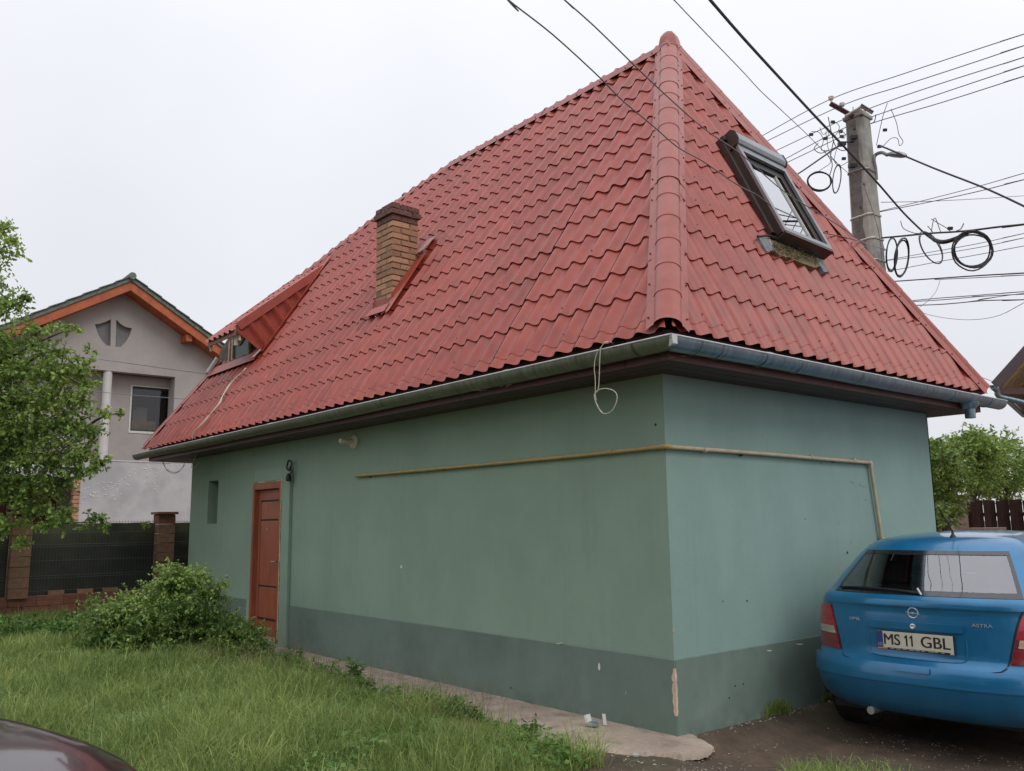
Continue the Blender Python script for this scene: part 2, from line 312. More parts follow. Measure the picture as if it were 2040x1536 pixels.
gm = mat('ground_soil', (.105, .070, .046), .75, .3, 5, bump=.9, bscale=34, bdist=.012)
stain(gm, (.060, .042, .029), 1.3, .45, .6, .8); stain(gm, (.20, .15, .105), 26, .60, .7, .6); stain(gm, (.035, .027, .021), 4, .55, .7, .7, off=(3, 8, 0)); stain(gm, (.07, .09, .03), .9, .52, .7, .6)
ground = link('ground', npmesh('ground', np.stack([GX, GY, GZ], -1).reshape(-1, 3), F), gm, smooth=True)
tag(ground, 'dark brown soil under the lawn and beside the green house', kind='structure')
# concrete path: outline along the wall, rounded round the near corner
pp = [(-10.2, -.5), (-8, -.48), (-5.95, -.40), (-4, -.80), (-2.4, -.84), (-1.65, -.84), (-.5, -.82), (-.33, -.78), (-.08, -.64), (.14, -.48), (.27, -.37), (.33, -.25), (.335, -.12), (.25, .03), (.14, .10), (.06, .13)]
pc = crv([(a, b, 0) for a, b in pp], 26)
V = []; Fc = []
for i, p in enumerate(pc):
    k = i/len(pc); jit = .018*noise.noise((p[0]*6, p[1]*6, 4)); inner = np.array([min(p[0], .004), .0, 0]) if p[1] < 0 or p[0] > .1 else np.array([0, .1, 0])
    d = p-inner; d = d*(1+jit/max(.05, np.linalg.norm(d)))
    for t in (0, .2, .4, .6, .8, .93, 1.0, 1.03):
        jj = .09*noise.noise((p[0]*4, p[1]*4, 9))+.07*noise.noise((p[0]*13, p[1]*13, 3))+.04*noise.noise((p[0]*40, p[1]*40, 3)); q = inner+d*t*(1+jj*t*.5/max(.2, np.linalg.norm(d))); zz = .020*(1-max(0, (t-.7)/.3)**2*.9)+.006*noise.noise((q[0]*5, q[1]*5, 1))+.004*noise.noise((q[0]*20, q[1]*20, 1)) if t < .99 else (.002 if t < 1.01 else -.03)
        V.append((q[0], q[1], zz))
for i in range(len(pc)-1):
    for k in range(7): a = i*8+k; Fc.append((a, a+8, a+9, a+1))
path = link('path', npmesh('path', V, Fc), M['conc2'], smooth=True); tag(path, 'worn sandy concrete strip along the green wall', kind='structure')

# ------------------------------------------------------------------ the green house
L0, W0, H0, PL = 9.734, 4.262, 2.589, .534
OH, ZE = .42, 2.84
RX0, RY, RZ, RX1 = -1.5, 2.131, 6.75, -5.5      # ridge: near end x, y, z, far end x
house = thing('green_house', (-L0/2, W0/2, 0), 'low green plastered house under a steep red metal tile roof', 'house')
def wallmesh(mb, O, U, Vv, Nn, w, h, ops, depth):
    O, U, Vv, Nn = map(np.array, (O, U, Vv, Nn)); xs = sorted({0, w, *[o[0] for o in ops], *[o[1] for o in ops]}); zs = sorted({0, h, *[o[2] for o in ops], *[o[3] for o in ops]})
    P = lambda a, b, c=0: tuple(O+U*a+Vv*b+Nn*c)
    for i in range(len(xs)-1):
        for j in range(len(zs)-1):
            cx_, cz = (xs[i]+xs[i+1])/2, (zs[j]+zs[j+1])/2
            if any(o[0] < cx_ < o[1] and o[2] < cz < o[3] for o in ops): continue
            mb.add([P(xs[i], zs[j]), P(xs[i+1], zs[j]), P(xs[i+1], zs[j+1]), P(xs[i], zs[j+1])], [(0, 1, 2, 3)])
    for o in ops:
        a, b, c, d = o[:4]
        q = [(a, c), (b, c), (b, d), (a, d)]
        for k in range(4):
            s, e = q[k], q[(k+1) % 4]
            mb.add([P(*s), P(*e), P(*e, -depth), P(*s, -depth)], [(0, 1, 2, 3)])
DO = (-7.24, -6.36, .05, 2.09)     # door opening (x0,x1,z0,z1)
NI = (-9.0, -8.61, 1.56, 2.2)
m = MB(); wallmesh(m, (-L0, 0, -.3), (1, 0, 0), (0, 0, 1), (0, -1, 0), L0, H0+.32, [(NI[0]+L0, NI[1]+L0, NI[2]+.3, NI[3]+.3), (DO[0]+L0, DO[1]+L0, DO[2]+.3, DO[3]+.3)], .24)
me = bpy.data.meshes.new('wall'); me.from_pydata(m.v, [], m.f); link('wall', me, M['wall'], house)
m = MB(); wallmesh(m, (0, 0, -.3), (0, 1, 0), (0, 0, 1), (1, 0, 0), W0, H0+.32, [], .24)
me = bpy.data.meshes.new('wall'); me.from_pydata(m.v, [], m.f); link('wall', me, M['wall_sky_tint'], house)
MB().box((-L0, W0-.02, -.3), (0, W0, H0)).build('wall', M['wall'], house); MB().box((-L0, .002, -.3), (-L0+.02, W0-.022, H0)).build('wall', M['wall'], house)
# slightly proud plinth, rounded upper edge
for (a, b) in (((-L0, 0), (-7.36, 0)), ((-6.14, 0), (0.012, 0))):
    MB().box((a[0], -.012, -.3), (b[0], -.001, PL)).build('plinth', M['plinth'], house, bevel=.005)
MB().box((.001, .001, -.3), (.012, W0, PL)).build('plinth', M['plinth'], house, bevel=.005)
# raised plaster band round the door
m = MB().box((-7.34, -.045, 0), (-7.25, -.001, 2.27)); m.box((-6.34, -.045, 0), (-6.12, -.001, 2.27)); m.box((-7.248, -.045, 2.10), (-6.342, -.001, 2.268))
m.build('door_surround', M['wall'], house, bevel=.006)
m = MB().box((NI[0], .2, NI[2]), (NI[1], .22, NI[3])); m.build('niche_window', M['dark'], house)
MB().box((NI[0]+.01, .17, NI[2]+.01), (NI[0]+.04, .2, NI[3]-.01)).build('niche_frame', M['wall'], house); MB().box((NI[1]-.04, .17, NI[2]+.01), (NI[1]-.01, .2, NI[3]-.01)).build('niche_frame', M['wall'], house)
# door
door = thing('door', ((DO[0]+DO[1])/2, 0, .05), parent=house, world=False); door.matrix_parent_inverse = Matrix.Translation(house['_w']).inverted(); door['_w'] = tuple(door.location)
m = MB().box((DO[0], -.052, .05), (DO[0]+.06, .03, 2.085)).box((DO[1]-.05, -.052, .05), (DO[1], .03, 2.085)).box((DO[0]+.062, -.051, 1.995), (DO[1]-.052, .03, 2.084))
m.build('door_frame', M['door'], door, bevel=.008)
DS = .045
dx0, dx1 = DO[0]+.063, DO[1]-.053
MB().box((dx0, .06-DS, .11), (dx1, .10-DS, 1.99)).build('door_leaf', M['door'], door, bevel=.004)
MB().box((DO[0]+.02, .03, .03), (DO[1]-.01, .2, .105)).build('door_sill', M['plaster'], door, bevel=.01)
gw = .018
for (z0, z1) in ((.33, .72), (.74, 1.58), (1.60, 1.83)):
    MB().box((dx0+.12, .046-DS, z0), (dx1-.10, .059-DS, z1)).build('door_panel', M['door'], door, bevel=.006)
    a, b = dx0+.098, dx1-.078
    MB().box((a, .052-DS, z0-.01), (a+gw, .0598-DS, z1+.01)).build('door_groove', M['dark'], door); MB().box((b-gw, .052-DS, z0-.01), (b, .0598-DS, z1+.01)).build('door_groove', M['dark'], door)
for q in (((dx0+.1, .052-DS, .305), (dx1-.08, .0597-DS, .322)), ((dx0+.1, .052-DS, 1.838), (dx1-.08, .0597-DS, 1.856)), ((dx0+.12, .052-DS, .723), (dx1-.1, .0597-DS, .737)), ((dx0+.12, .052-DS, 1.583), (dx1-.1, .0597-DS, 1.597))): MB().box(*q).build('door_groove', M['dark'], door)
m = MB().box((dx1-.06, .045-DS, .92), (dx1-.02, .058-DS, 1.13)); m.tube([(dx1-.04, .05-DS, 1.06), (dx1-.04, -.01-DS, 1.06), (dx1-.15, -.015-DS, 1.055)], .010); m.build('door_handle', M['strap'], door, smooth=True)
MB().lathe((dx0+.33, .047-DS, 1.47), (0, -1, 0), [(0, .014), (.006, .013), (.008, .006)], 12).build('peephole', M['strap'], door)
m = MB(); fv = [(DO[1]+.002, -.05, .1)]
for z in np.arange(.1, 2.1, .06): m.box((DO[1]+.001, -.05, z), (DO[1]+.008+.012*random.random(), -.043, z+.058))
for x in np.arange(DO[0]+.02, DO[1], .07): m.box((x, -.05, 2.087), (x+.068, -.043, 2.092+.008*random.random()))
m.build('foam_seam', M['foam'], door)
# wall lamp socket
lamp = thing('wall_lamp', (-4.57, 0, 2.45), parent=house, world=False); lamp.matrix_parent_inverse = Matrix.Translation(house['_w']).inverted(); lamp['_w'] = tuple(lamp.location)
MB().lathe((-4.57, 0, 2.455), (0, -1, 0), [(-.005, .085), (.012, .088), (.022, .082), (.03, .06), (.04, .04)], 28).build('lamp_base', M['cream'], lamp, smooth=True)
MB().lathe((-4.57, -.035, 2.455), (0, -1, -.02), [(0, .032), (.05, .032), (.052, .038), (.068, .038), (.07, .03), (.10, .03), (.102, .038), (.15, .036), (.155, .028), (.15, .02)], 20).build('lamp_socket', M['cream'], lamp, smooth=True)
for k in range(7):
    a = k*2*PI/7; MB().box((-4.57+.03*math.cos(a)-.004, -.192, 2.455+.03*math.sin(a)-.004), (-4.57+.03*math.cos(a)+.004, -.186, 2.455+.03*math.sin(a)+.004)).build('socket_slot', M['dark'], lamp)
# gas pipe
def pipe(name, pts, r, m_, parent): return MB().tube(crv(pts, 4) if len(pts) > 3 else pts, r, 10).build(name, m_, parent, smooth=True)
gp = thing('gas_pipe', (0, -.03, 2.04), parent=house, world=False); gp.matrix_parent_inverse = Matrix.Translation(house['_w']).inverted(); gp['_w'] = tuple(gp.location)
pipe('pipe_run', [(-4.49, -.032, 2.055), (-3, -.034, 2.046), (-1.2, -.03, 2.04), (.018, -.032, 2.044)], .0155, M['pipe_l'], gp)
pipe('pipe_run', [(.032, -.02, 2.043), (.032, 1.2, 2.04), (.034, 2.0, 2.033), (.032, 2.90, 2.027)], .0165, M['pipe_r'], gp)
pipe('pipe_run', [(.034, 2.925, 2.01), (.032, 3.026, 1.335)], .0165, M['pipe_r'], gp)
pipe('pipe_run', [(.032, 3.06, 1.306), (.032, 3.6, 1.322), (.032, 4.25, 1.345)], .0165, M['pipe_r'], gp)
for P_, Q_, mm in (((-.02, -.032, 2.044), (.032, .02, 2.043), 'pipe_l'), ((.032, 2.88, 2.027), (.034, 2.93, 1.98), 'pipe_r'), ((.032, 3.02, 1.34), (.032, 3.08, 1.307), 'pipe_r')):
    mid = np.array([max(P_[0], Q_[0]), min(P_[1], Q_[1]), max(P_[2], Q_[2])]) if mm == 'pipe_l' else (np.array([.033, 2.93, 2.026]) if P_[2] > 1.9 else np.array([.032, 3.03, 1.303]))
    MB().tube(crv([P_, mid, Q_], 4), .0205, 10).build('pipe_elbow', M[mm], gp, smooth=True)
for x in (-3.1, -.52): MB().tube([(x-.02, -.032, 2.044), (x+.02, -.032, 2.044)], .0195, 10).build('pipe_joint', M['pipe_l'], gp, smooth=True)
for y in (.42, 1.9, 2.62): MB().tube([(.033, y-.02, 2.038), (.033, y+.02, 2.038)], .0205, 10).build('pipe_joint', M['pipe_r'], gp, smooth=True)
for x in (-4.2, -2.8, -1.4): MB().box((x, -.03, 2.025), (x+.015, 0, 2.035)).build('pipe_hook', M['rust'], gp)
for y in (.9, 2.3): MB().box((0, y, 2.01), (.03, y+.015, 2.022)).build('pipe_hook', M['rust'], gp)
# chips, holes and scratches on the walls
m = MB(); c = [(.155, .002), (.185, .014), (.21, .008), (.25, .018), (.29, .012), (.33, .021), (.355, .014), (.375, .012), (.378, .002), (.392, .016), (.42, .018), (.445, .006), (.475, .001)]
for i in range(len(c)-1):
    (z0, a), (z1, b) = c[i], c[i+1]
    m.hexa([(-a, -.0135, z0), (.0135, -.0135, z0), (.0135, a*.5, z0), (-a, .0, z0), (-b, -.0135, z1), (.0135, -.0135, z1), (.0135, b*.5, z1), (-b, .0, z1)])
m.build('plaster_chip', M['plaster'], house)
for (px, py, r) in ((1306, 846, .012), (1688, 1101, .014), (1488, 1197, .010), (1604, 1034, .006), (1440, 1198, .006), (1695, 1080, .005), (1725, 996, .006), (1450, 1390, .008), (1462, 1366, .007), (1478, 1362, .007), (1635, 924, .007), (1020, 1370, .008)):
    p = on(px, py, 1, 0) if px < 1335 else on(px, py, 0, 0)
    ax = (0, -1, 0) if px < 1335 else (1, 0, 0); z = p[2]; off = .0 if z > PL else .013
    q = (p[0], -off, z) if px < 1335 else (off, p[1], z)
    MB().lathe(q, ax, [(-.004, r), (.0015, r*.9)], 7).build('wall_hole', M['dark'], house)
def fleck(px, py, w, h, mt):
    y_ = px > 1345; m = MB(); pts = []
    for k in range(9):
        a = 2*PI*k/9; rr = 1+.45*noise.noise((px*.3+math.cos(a), py*.3+math.sin(a), 0)); pts.append((px+w*math.cos(a)*rr, py+h*math.sin(a)*rr))
    P = [on(x, y, 0 if y_ else 1, 0) for x, y in pts]; o = .003 if P[0][2] > PL+.02 else .0135
    P = [(o, q[1], q[2]) if y_ else (q[0], -o, q[2]) for q in P]
    m.prism(P, (.001, 0, 0) if y_ else (0, -.001, 0)); m.build('paint_fleck', M[mt], house)
for f in ((1196, 1328, 2.2, 9, 'white'), (800, 1129, 2, 3, 'white'), (1120, 1281, 2.5, 2, 'white'), (1342, 1256, 2, 3, 'plaster'), (1590, 1283, 7, 1.5, 'white'), (1530, 1296, 5, 1.2, 'white'), (1116, 1282, 6, 1, 'white'), (1720, 965, 8, 5, 'wall'), (1700, 960, 4, 3, 'wall')): fleck(*f)

# roof sheets ------------------------------------------------------------------
roof = thing('roof', (0, 0, ZE), parent=house, world=False); roof.location = (RX0, RY, ZE); roof.matrix_parent_inverse = Matrix.Translation(house['_w']).inverted(); roof['_w'] = tuple(roof.location)
def clip(bm, co, no):
    g = bm.verts[:]+bm.edges[:]+bm.faces[:]
    bmesh.ops.bisect_plane(bm, geom=g, plane_co=co, plane_no=no, clear_outer=True, dist=1e-5)
def sheets(O, U, Vv, Nn, poly, pitch, row, v0, u_start, waves, breaks, parent, name='roof_sheet', su=10, amp=.041, step=.015, flip=False):
    O, U, Vv, Nn = map(np.array, (O, U, Vv, Nn)); us = [p[0] for p in poly]; vm = max(p[1] for p in poly); area = 0
    for i in range(len(poly)): area += poly[i][0]*poly[(i+1) % len(poly)][1]-poly[(i+1) % len(poly)][0]*poly[i][1]
    sg = 1 if area > 0 else -1; k = 0; u = u_start; made = 0
    while u < max(us):
        u1 = u+waves*pitch; bks = [-.012]+[v0+row*b for b in breaks[k % len(breaks)]]+[vm+.02]
        for s in range(len(bks)-1):
            va, vb = bks[s], bks[s+1]+(.0 if s < len(bks)-2 else 0)
            uu = np.linspace(u, u1+.028, waves*su+1); L_ = []
            r0 = math.floor((va-v0)/row+.02); vv = [(va, None)] if s == 0 else [(va+.004, 'z'), (va-.006, 'b')]
            kk = r0
            while True:
                kk += 1; v = v0+kk*row
                if v >= vb-.03: break
                vv += [(v-.35*row, None), (v, 'a'), (v-.006, 'b')]
            vv.append((vb-.002 if s < len(bks)-2 else vb, 'a' if s < len(bks)-2 else None))
            bm = bmesh.new(); rows_ = []
            for (v, fl) in vv:
                fr = ((v-v0)/row) % 1.0
                hv = {None: step*(1-fr), 'a': 0.0, 'b': step, 'z': -.004}[fl]
                if v < v0: hv = step*.25
                rr = []
                for ui in uu:
                    ph = 2*PI*(ui/pitch); c = .5+.5*math.cos(ph); cc = c**1.55
                    vs = -.014*(1-cc)*(1 if fl or v == va else .0)
                    edge = .0022*sm((ui-(u1-.02))/.04)
                    sag = .004*noise.noise((ui*.8, v*.8, k*1.7+s))
                    rr.append(bm.verts.new((ui, v+vs, amp*cc+hv+(.003 if s else 0)+edge+sag)))
                rows_.append(rr)
            for i in range(len(rows_)-1):
                for j in range(len(uu)-1):
                    bm.faces.new((rows_[i][j], rows_[i][j+1], rows_[i+1][j+1], rows_[i+1][j]))
            for i in range(len(poly)):
                a, b = poly[i], poly[(i+1) % len(poly)]; dx, dy = b[0]-a[0], b[1]-a[1]
                if abs(dy) < 1e-6 and a[1] < .01: continue
                clip(bm, (a[0], a[1], 0), (dy*sg, -dx*sg, 0))
            if len(bm.faces) > 2:
                if flip: bmesh.ops.reverse_faces(bm, faces=bm.faces)
                me = bpy.data.meshes.new(name)
                for v in bm.verts: v.co = Vector(O+U*v.co.x+Vv*v.co.y+Nn*v.co.z)
                bm.to_mesh(me); link(name, me, M['roof'], parent, smooth=True, sharp=.55); made += 1
            bm.free()
        u = u1; k += 1
    return made
run_l = RY+OH; rise = RZ-ZE; sl = math.hypot(run_l, rise); VL = np.array([0, run_l, rise])/sl; NL = np.array([0, -rise, run_l])/sl
run_r = OH-RX0; sr = math.hypot(run_r, rise); VR = np.array([-run_r, 0, rise])/sr; NR = np.array([rise, 0, run_r])/sr
XF = -10.74; KX, KZ = -9.1, 5.70; kv = (KZ-ZE)/rise*sl
# left slope, u from the far end (x) to the near corner
vz = lambda z: (z-ZE)/rise*sl
HP = [(-6.75, 6.50), (-7.9, 6.14)]      # the far hip starts flat and steepens
polyL = [(0, 0), (OH-XF, 0), (RX0-XF, sl), (RX1-XF, sl)]+[(x-XF, vz(z)) for x, z in HP]+[(KX-XF, kv)]
sheets((XF, -OH, ZE), (1, 0, 0), VL, NL, polyL, .2065, .333, .045, -.05, 5, [(4, 10), (5, 9), (3, 8, 11), (4, 9), (6, 11)], roof)
polyR = [(0, 0), (W0+2*OH, 0), (RY+OH, sr)]
sheets((OH, -OH, ZE), (0, 1, 0), VR, NR, polyR, .193, .34, .06, -.02, 5, [(4, 8), (3, 9), (5, 10), (4, 7)], roof)
# back slope and far end, coarser
BY = W0-RY
sheets((OH, W0+OH, ZE), (-1, 0, 0), (0, -VL[1], VL[2]), (0, -NL[1], NL[2]), [(0, 0), (OH-XF, 0), (OH-KX, kv)]+[(OH-x, vz(z)) for x, z in HP[::-1]]+[(OH-RX1, sl), (OH-RX0, sl)], .2065, .333, .045, 0, 10, [(7,)], roof, su=4)
ky = -OH+kv*VL[1]
me = bpy.data.meshes.new('roof_sheet'); me.from_pydata([(XF, -OH, ZE+.02), (KX, ky, KZ+.02), (RX1, RY, RZ+.02), (KX, W0-ky, KZ+.02), (XF, W0+OH, ZE+.02)], [], [(0, 1, 3, 4), (1, 2, 3)]); link('roof_sheet', me, M['roof'], roof)
def ridge(A, B, n1, n2, piece=1.95, mod=.335, rad=.078, fl=.065, lift=.062, start_open=True, sz=1.0, name='ridge_cap'):
    A, B, n1, n2 = (np.array(x, float) for x in (A, B, n1, n2)); Ln = np.linalg.norm(B-A); d = (B-A)/Ln
    up = n1+n2; up -= d*(up@d); up /= np.linalg.norm(up); side = np.cross(d, up)
    def s_(n):
        s = np.cross(n, d); s /= np.linalg.norm(s)
        return s if s@up < 0 else -s
    s1, s2 = s_(n1), s_(n2)
    if s1@side > 0: side = -side
    pos = 0; k = 0
    while pos < Ln-.05:
        e = min(pos+piece, Ln); m = MB(); rings = []; q = pos; first = True
        stations = []
        while q < e-1e-4:
            q2 = min(q+mod, e); stations += [(q+.001, 1.06), (q+.05, 1.05), (q2, 1.0)]; q = q2
        vs = []; n = 15
        for (t, sc) in stations:
            O = A+d*t; base = []
            ov = .0015*(k % 2)+(.002 if t-pos < .05 else 0)
            for s, nn in ((s1, n1), (s2, n2)):
                lat = abs(s@side); base.append((s*(rad/lat)+nn*(lift+ov), s, nn))
            b1, b2 = base[0][0], base[1][0]; mid = (b1+b2)/2; half = (b2-b1)/2; hh = rad*.92*sc
            ring = [O+b1+base[0][1]*fl-base[0][2]*.012, O+b1+base[0][1]*.006]
            for i in range(n-4):
                a = PI*i/(n-5); ring.append(O+mid-half*math.cos(a)*(.93 if sc > 1.05 else .88)+up*(hh*math.sin(a)*sz+.006))
            ring += [O+b2+base[1][1]*.006, O+b2+base[1][1]*fl-base[1][2]*.012]
            vs += ring
        fs = []
        for i in range(len(stations)-1):
            for j in range(n-1): fs.append((i*n+j, (i+1)*n+j, (i+1)*n+j+1, i*n+j+1))
        m.add(vs, fs); m.build(name, M['cap'], roof, smooth=True, sharp=.5)
        # screws along both flanges
        sc_ = MB()
        for t in np.arange(pos+.12, e, .4):
            for s, nn in ((s1, n1), (s2, n2)):
                lat = abs(s@side); c = A+d*t+s*(rad/lat+fl*.6)+nn*(lift-.004); sc_.lathe(c, nn, [(0, .008), (.005, .008), (.008, .005)], 6)
        sc_.build('cap_screw', M['rust'], roof)
        pos = e; k += 1
AP = np.array([RX0, RY, RZ]); C0 = np.array([OH, -OH, ZE]); C1 = np.array([OH, W0+OH, ZE]); C2 = np.array([XF, -OH, ZE]); KK = np.array([KX, ky, KZ]); R1 = np.array([RX1, RY, RZ])
NB = np.array([0, -NL[1], NL[2]]); NF = np.array([-.8, 0, .6])
ridge(C0-(AP-C0)*.004, AP, NL, NR, rad=.072, fl=.062, lift=.055)
ridge(C1, AP, NR, NB, fl=.12); ridge(AP, R1, NL, NB, rad=.075, sz=.8, fl=.09, lift=.068)
ridge(C2, KK, NL, NF, rad=.05, sz=.7); HV = [KK]+[np.array([x, -OH+vz(z)*VL[1], z]) for x, z in HP[::-1]]+[R1]
for a_, b_ in zip(HV, HV[1:]): ridge(a_-(b_-a_)/np.linalg.norm(b_-a_)*.03, b_, NL, np.array([-.33, .76, .56]), rad=.06, sz=.8, lift=.05)
MB().lathe(AP+np.array([0, 0, -.09]), (0, 0, 1), [(0, .135), (.10, .115), (.15, .10), (.205, .055)], 7).build('apex_cap', M['cap'], roof, smooth=True)
# deck boards behind the caps keep the attic dark
# screws on the sheets
sc_ = MB()
for i in range(420):
    u = random.uniform(0, OH-XF); r_ = random.randint(0, 13); v = .045+.333*r_+.05
    uu = round(u/.2065)*.2065
    p = np.array((XF, -OH, ZE))+np.array((1, 0, 0))*(uu)+VL*v+NL*.052
    if p[0] > OH-(v/sl)*run_r-.1 or p[0] < np.interp(p[2], [ZE, 5.70, 6.14, 6.5, 6.75], [XF, KX, -7.9, -6.75, -5.5])+.2 or v > sl-.1: continue
    if random.random() < .45: sc_.lathe(p, NL, [(0, .007), (.006, .006)], 6)
for i in range(260):
    u = random.uniform(0, W0+2*OH); r_ = random.randint(0, 13); v = .06+.34*r_+.05; uu = round(u/.193)*.193
    p = np.array((OH, -OH, ZE))+np.array((0, 1, 0))*uu+VR*v+NR*.052
    t = v/sr*run_l
    if uu < t+.12 or uu > W0+2*OH-t-.12: continue
    if random.random() < .5: sc_.lathe(p, NR, [(0, .007), (.006, .006)], 6)
sc_.build('sheet_screws', M['rust'], roof).__setitem__('kind', 'stuff')

# soffit, fascia, gutters ------------------------------------------------------------------
FZ0, FZ1 = 2.585, ZE-.035
sof = thing('eaves_soffit', (0, 0, H0), parent=house, world=False); sof.location = (-L0/2, -.2, H0); sof.matrix_parent_inverse = Matrix.Translation(house['_w']).inverted(); sof['_w'] = tuple(sof.location)
e_ = OH-.05; nb = 3
for k in range(nb):
    a = e_/nb*k; b = e_/nb*(k+1)-.006
    MB().box((XF+.08, -b, H0+.002), (b+.0, -a-.003, H0+.022)).build('soffit_board', M['soffit'], sof, bevel=.003)
    MB().box((a+.003, -a if k else 0, H0+.002), (b, W0+e_, H0+.0215)).build('soffit_board', M['soffit'], sof, bevel=.003)
MB().box((XF+.08, 0, H0+.002), (-L0+.001, W0+e_, H0+.02)).build('soffit_board', M['soffit'], sof); MB().box((-L0, W0, H0+.002), (0, W0+e_, H0+.02)).build('soffit_board', M['soffit'], sof)
for x in range(-10, 0, 2): MB().box((x, -e_-.024, H0+.004), (min(x+1.994, e_), -e_-.001, FZ1)).build('fascia', M['fascia'], sof)
MB().box((-.001, -e_-.024, H0+.004), (e_+.024, -e_-.001, FZ1)).build('fascia', M['fascia'], sof); MB().box((XF+.08, -e_-.024, H0+.004), (-10.006, -e_-.001, FZ1)).build('fascia', M['fascia'], sof)
for a, b in ((-e_, 1.7), (1.706, 3.4), (3.406, W0+e_)): MB().box((e_+.001, a, H0+.004), (e_+.025, b, FZ1)).build('fascia', M['fascia'], sof)
MB().box((XF+.06, -e_, H0+.004), (XF+.08, W0+e_, FZ1)).build('fascia', M['fascia'], sof)
# pale scuffs where paint has flaked off the soffit
for px, py, w in ((865, 787, 9), (955, 778, 12), (1010, 768, 7), (775, 812, 6), (1240, 690, 10), (1345, 712, 12), (600, 840, 4)):
    c = on(px, py, 2, H0+.002)
    m = MB()
    for k in range(4): a = np.array(c)+np.array([random.uniform(-.08, .08), random.uniform(-.03, .03), 0]); m.box((a[0]-.018, a[1]-.003, H0+.0005), (a[0]+.018, a[1]+.003, H0+.0035))
    m.build('flaked_paint', M['scuff'], sof)
GR = .086
gut = thing('gutter', (.5, -.5, 2.7), parent=house, world=False); gut.matrix_parent_inverse = Matrix.Translation(house['_w']).inverted(); gut['_w'] = tuple(gut.location)
def gprof(): return [(math.cos(a), math.sin(a)) for a in np.linspace(PI, 2*PI, 13)]
GC_Y, GC_X, GZc = -(e_+.024+GR-.012), (e_+.025+GR-.012), 2.722
def gutter_l(x0, x1, r, m_, z0, z1):
    m = MB(); pr = gprof(); vs = []; st = np.linspace(x0, x1, max(2, int(abs(x1-x0)/.5)+1))
    for x in st:
        t = (x-x0)/(x1-x0); z = z0+(z1-z0)*t+.004*math.sin(x*1.7)
        for s in (1, .96):
            for (c, s2) in pr: vs.append((min(x, 1e9), GC_Y+c*r*s, z+s2*r*s+(0 if s == 1 else .001)))
    n = len(pr); fs = []
    for i in range(len(st)-1):
        o = i*2*n; q = o+2*n
        for j in range(n-1): fs += [(o+j, q+j, q+j+1, o+j+1), (o+n+j, o+n+j+1, q+n+j+1, q+n+j)]
        fs += [(o, o+n, q+n, q), (o+n-1, q+n-1, q+2*n-1, o+2*n-1)]
    m.add(vs, fs)
    return m
# miter at the corner: shift the end ring of both runs onto the diagonal
def miter(me_v, left):
    o = []
    for (x, y, z) in me_v:
        if left: o.append((x+((-y)-e_) if x > e_-1e-4 else x, y, z))
        else: o.append((x, y-((x)-e_) if y < -e_+1e-4 else y, z))
    return o
def swap(m): m.v = [(-y, -x, z) for (x, y, z) in m.v]; return m
xs_ = [-11.02, -9.2, -6.9, -4.3, -1.9, e_]
for i in range(len(xs_)-1):
    g = gutter_l(xs_[i], xs_[i+1], GR+(.002 if i % 2 else 0), None, GZc-.0, GZc)
    if i == len(xs_)-2: g.v = miter(g.v, True)
    g.build('gutter_section', M['gut_l'], gut, smooth=True, sharp=.9)
ys_ = [-e_, .55, 2.0, 3.7, 4.93]
for i in range(len(ys_)-1):
    g = gutter_l(ys_[i], ys_[i+1], GR+(.002 if i % 2 else 0), None, GZc, GZc); sh = GC_X+GC_Y
    g.v = [(-y+sh, x, z) for (x, y, z) in g.v]
    if i == 0: g.v = miter(g.v, False)
    g.build('gutter_section', M['gut_r'], gut, smooth=True, sharp=.9)
MB().tube([(-11.02, GC_Y-GR, GZc), (GC_X+GR-.001, GC_Y-GR, GZc+.001)], .0065, 8).build('gutter_bead', M['gut_e'], gut, smooth=True)
MB().tube([(GC_X+GR, GC_Y-GR, GZc), (GC_X+GR, 4.93, GZc)], .0065, 8).build('gutter_bead', M['gut_e'], gut, smooth=True)
def half(c, ax, t): 
    pr = gprof(); P = [(c[0], c[1]+a*GR, c[2]+b*GR) if ax == 'x' else (c[0]+a*GR, c[1], c[2]+b*GR) for a, b in pr]; return MB().prism(P, (t, 0, 0) if ax == 'x' else (0, t, 0))
half((-11.022, GC_Y, GZc), 'x', -.004).build('gutter_end', M['gut_l'], gut); half((GC_X, 4.931, GZc), 'y', .004).build('gutter_end', M['gut_r'], gut)
def ringl(c, ax, r): 
    P = []
    for a in np.linspace(PI, 2*PI, 13): P.append((c[0], c[1]+math.cos(a)*r, c[2]+math.sin(a)*r) if ax == 'x' else (c[0]+math.cos(a)*r, c[1], c[2]+math.sin(a)*r))
    return MB().tube(P, .0045, 6)
for x in (-9.2, -6.9, -4.3, -1.9, -.35, .2): ringl((x, GC_Y, GZc), 'x', GR+.002).build('gutter_joint', M['gut_l'], gut, smooth=True)
for y in (-.22, .02, .55, 1.02, 2.0, 3.1, 3.7, 4.55): ringl((GC_X, y, GZc), 'y', GR+.002).build('gutter_joint', M['gut_r'], gut, smooth=True)
for y in (.62, 2.55, 4.2): 
    m = MB().tube(crv([(GC_X+GR, y, GZc+.004), (GC_X+.03, y, GZc+.022), (e_+.03, y, GZc+.03), (e_-.02, y, GZc+.1)], 4), .007, 6); m.build('gutter_bracket', M['strap'], gut, smooth=True)
for x in (-9.5, -7.6, -5.7, -3.8, -1.2): MB().tube(crv([(x, GC_Y-GR, GZc+.004), (x, GC_Y-.03, GZc+.022), (x, -e_-.03, GZc+.03), (x, -e_+.02, GZc+.1)], 4), .007, 6).build('gutter_bracket', M['gut_l'], gut, smooth=True)
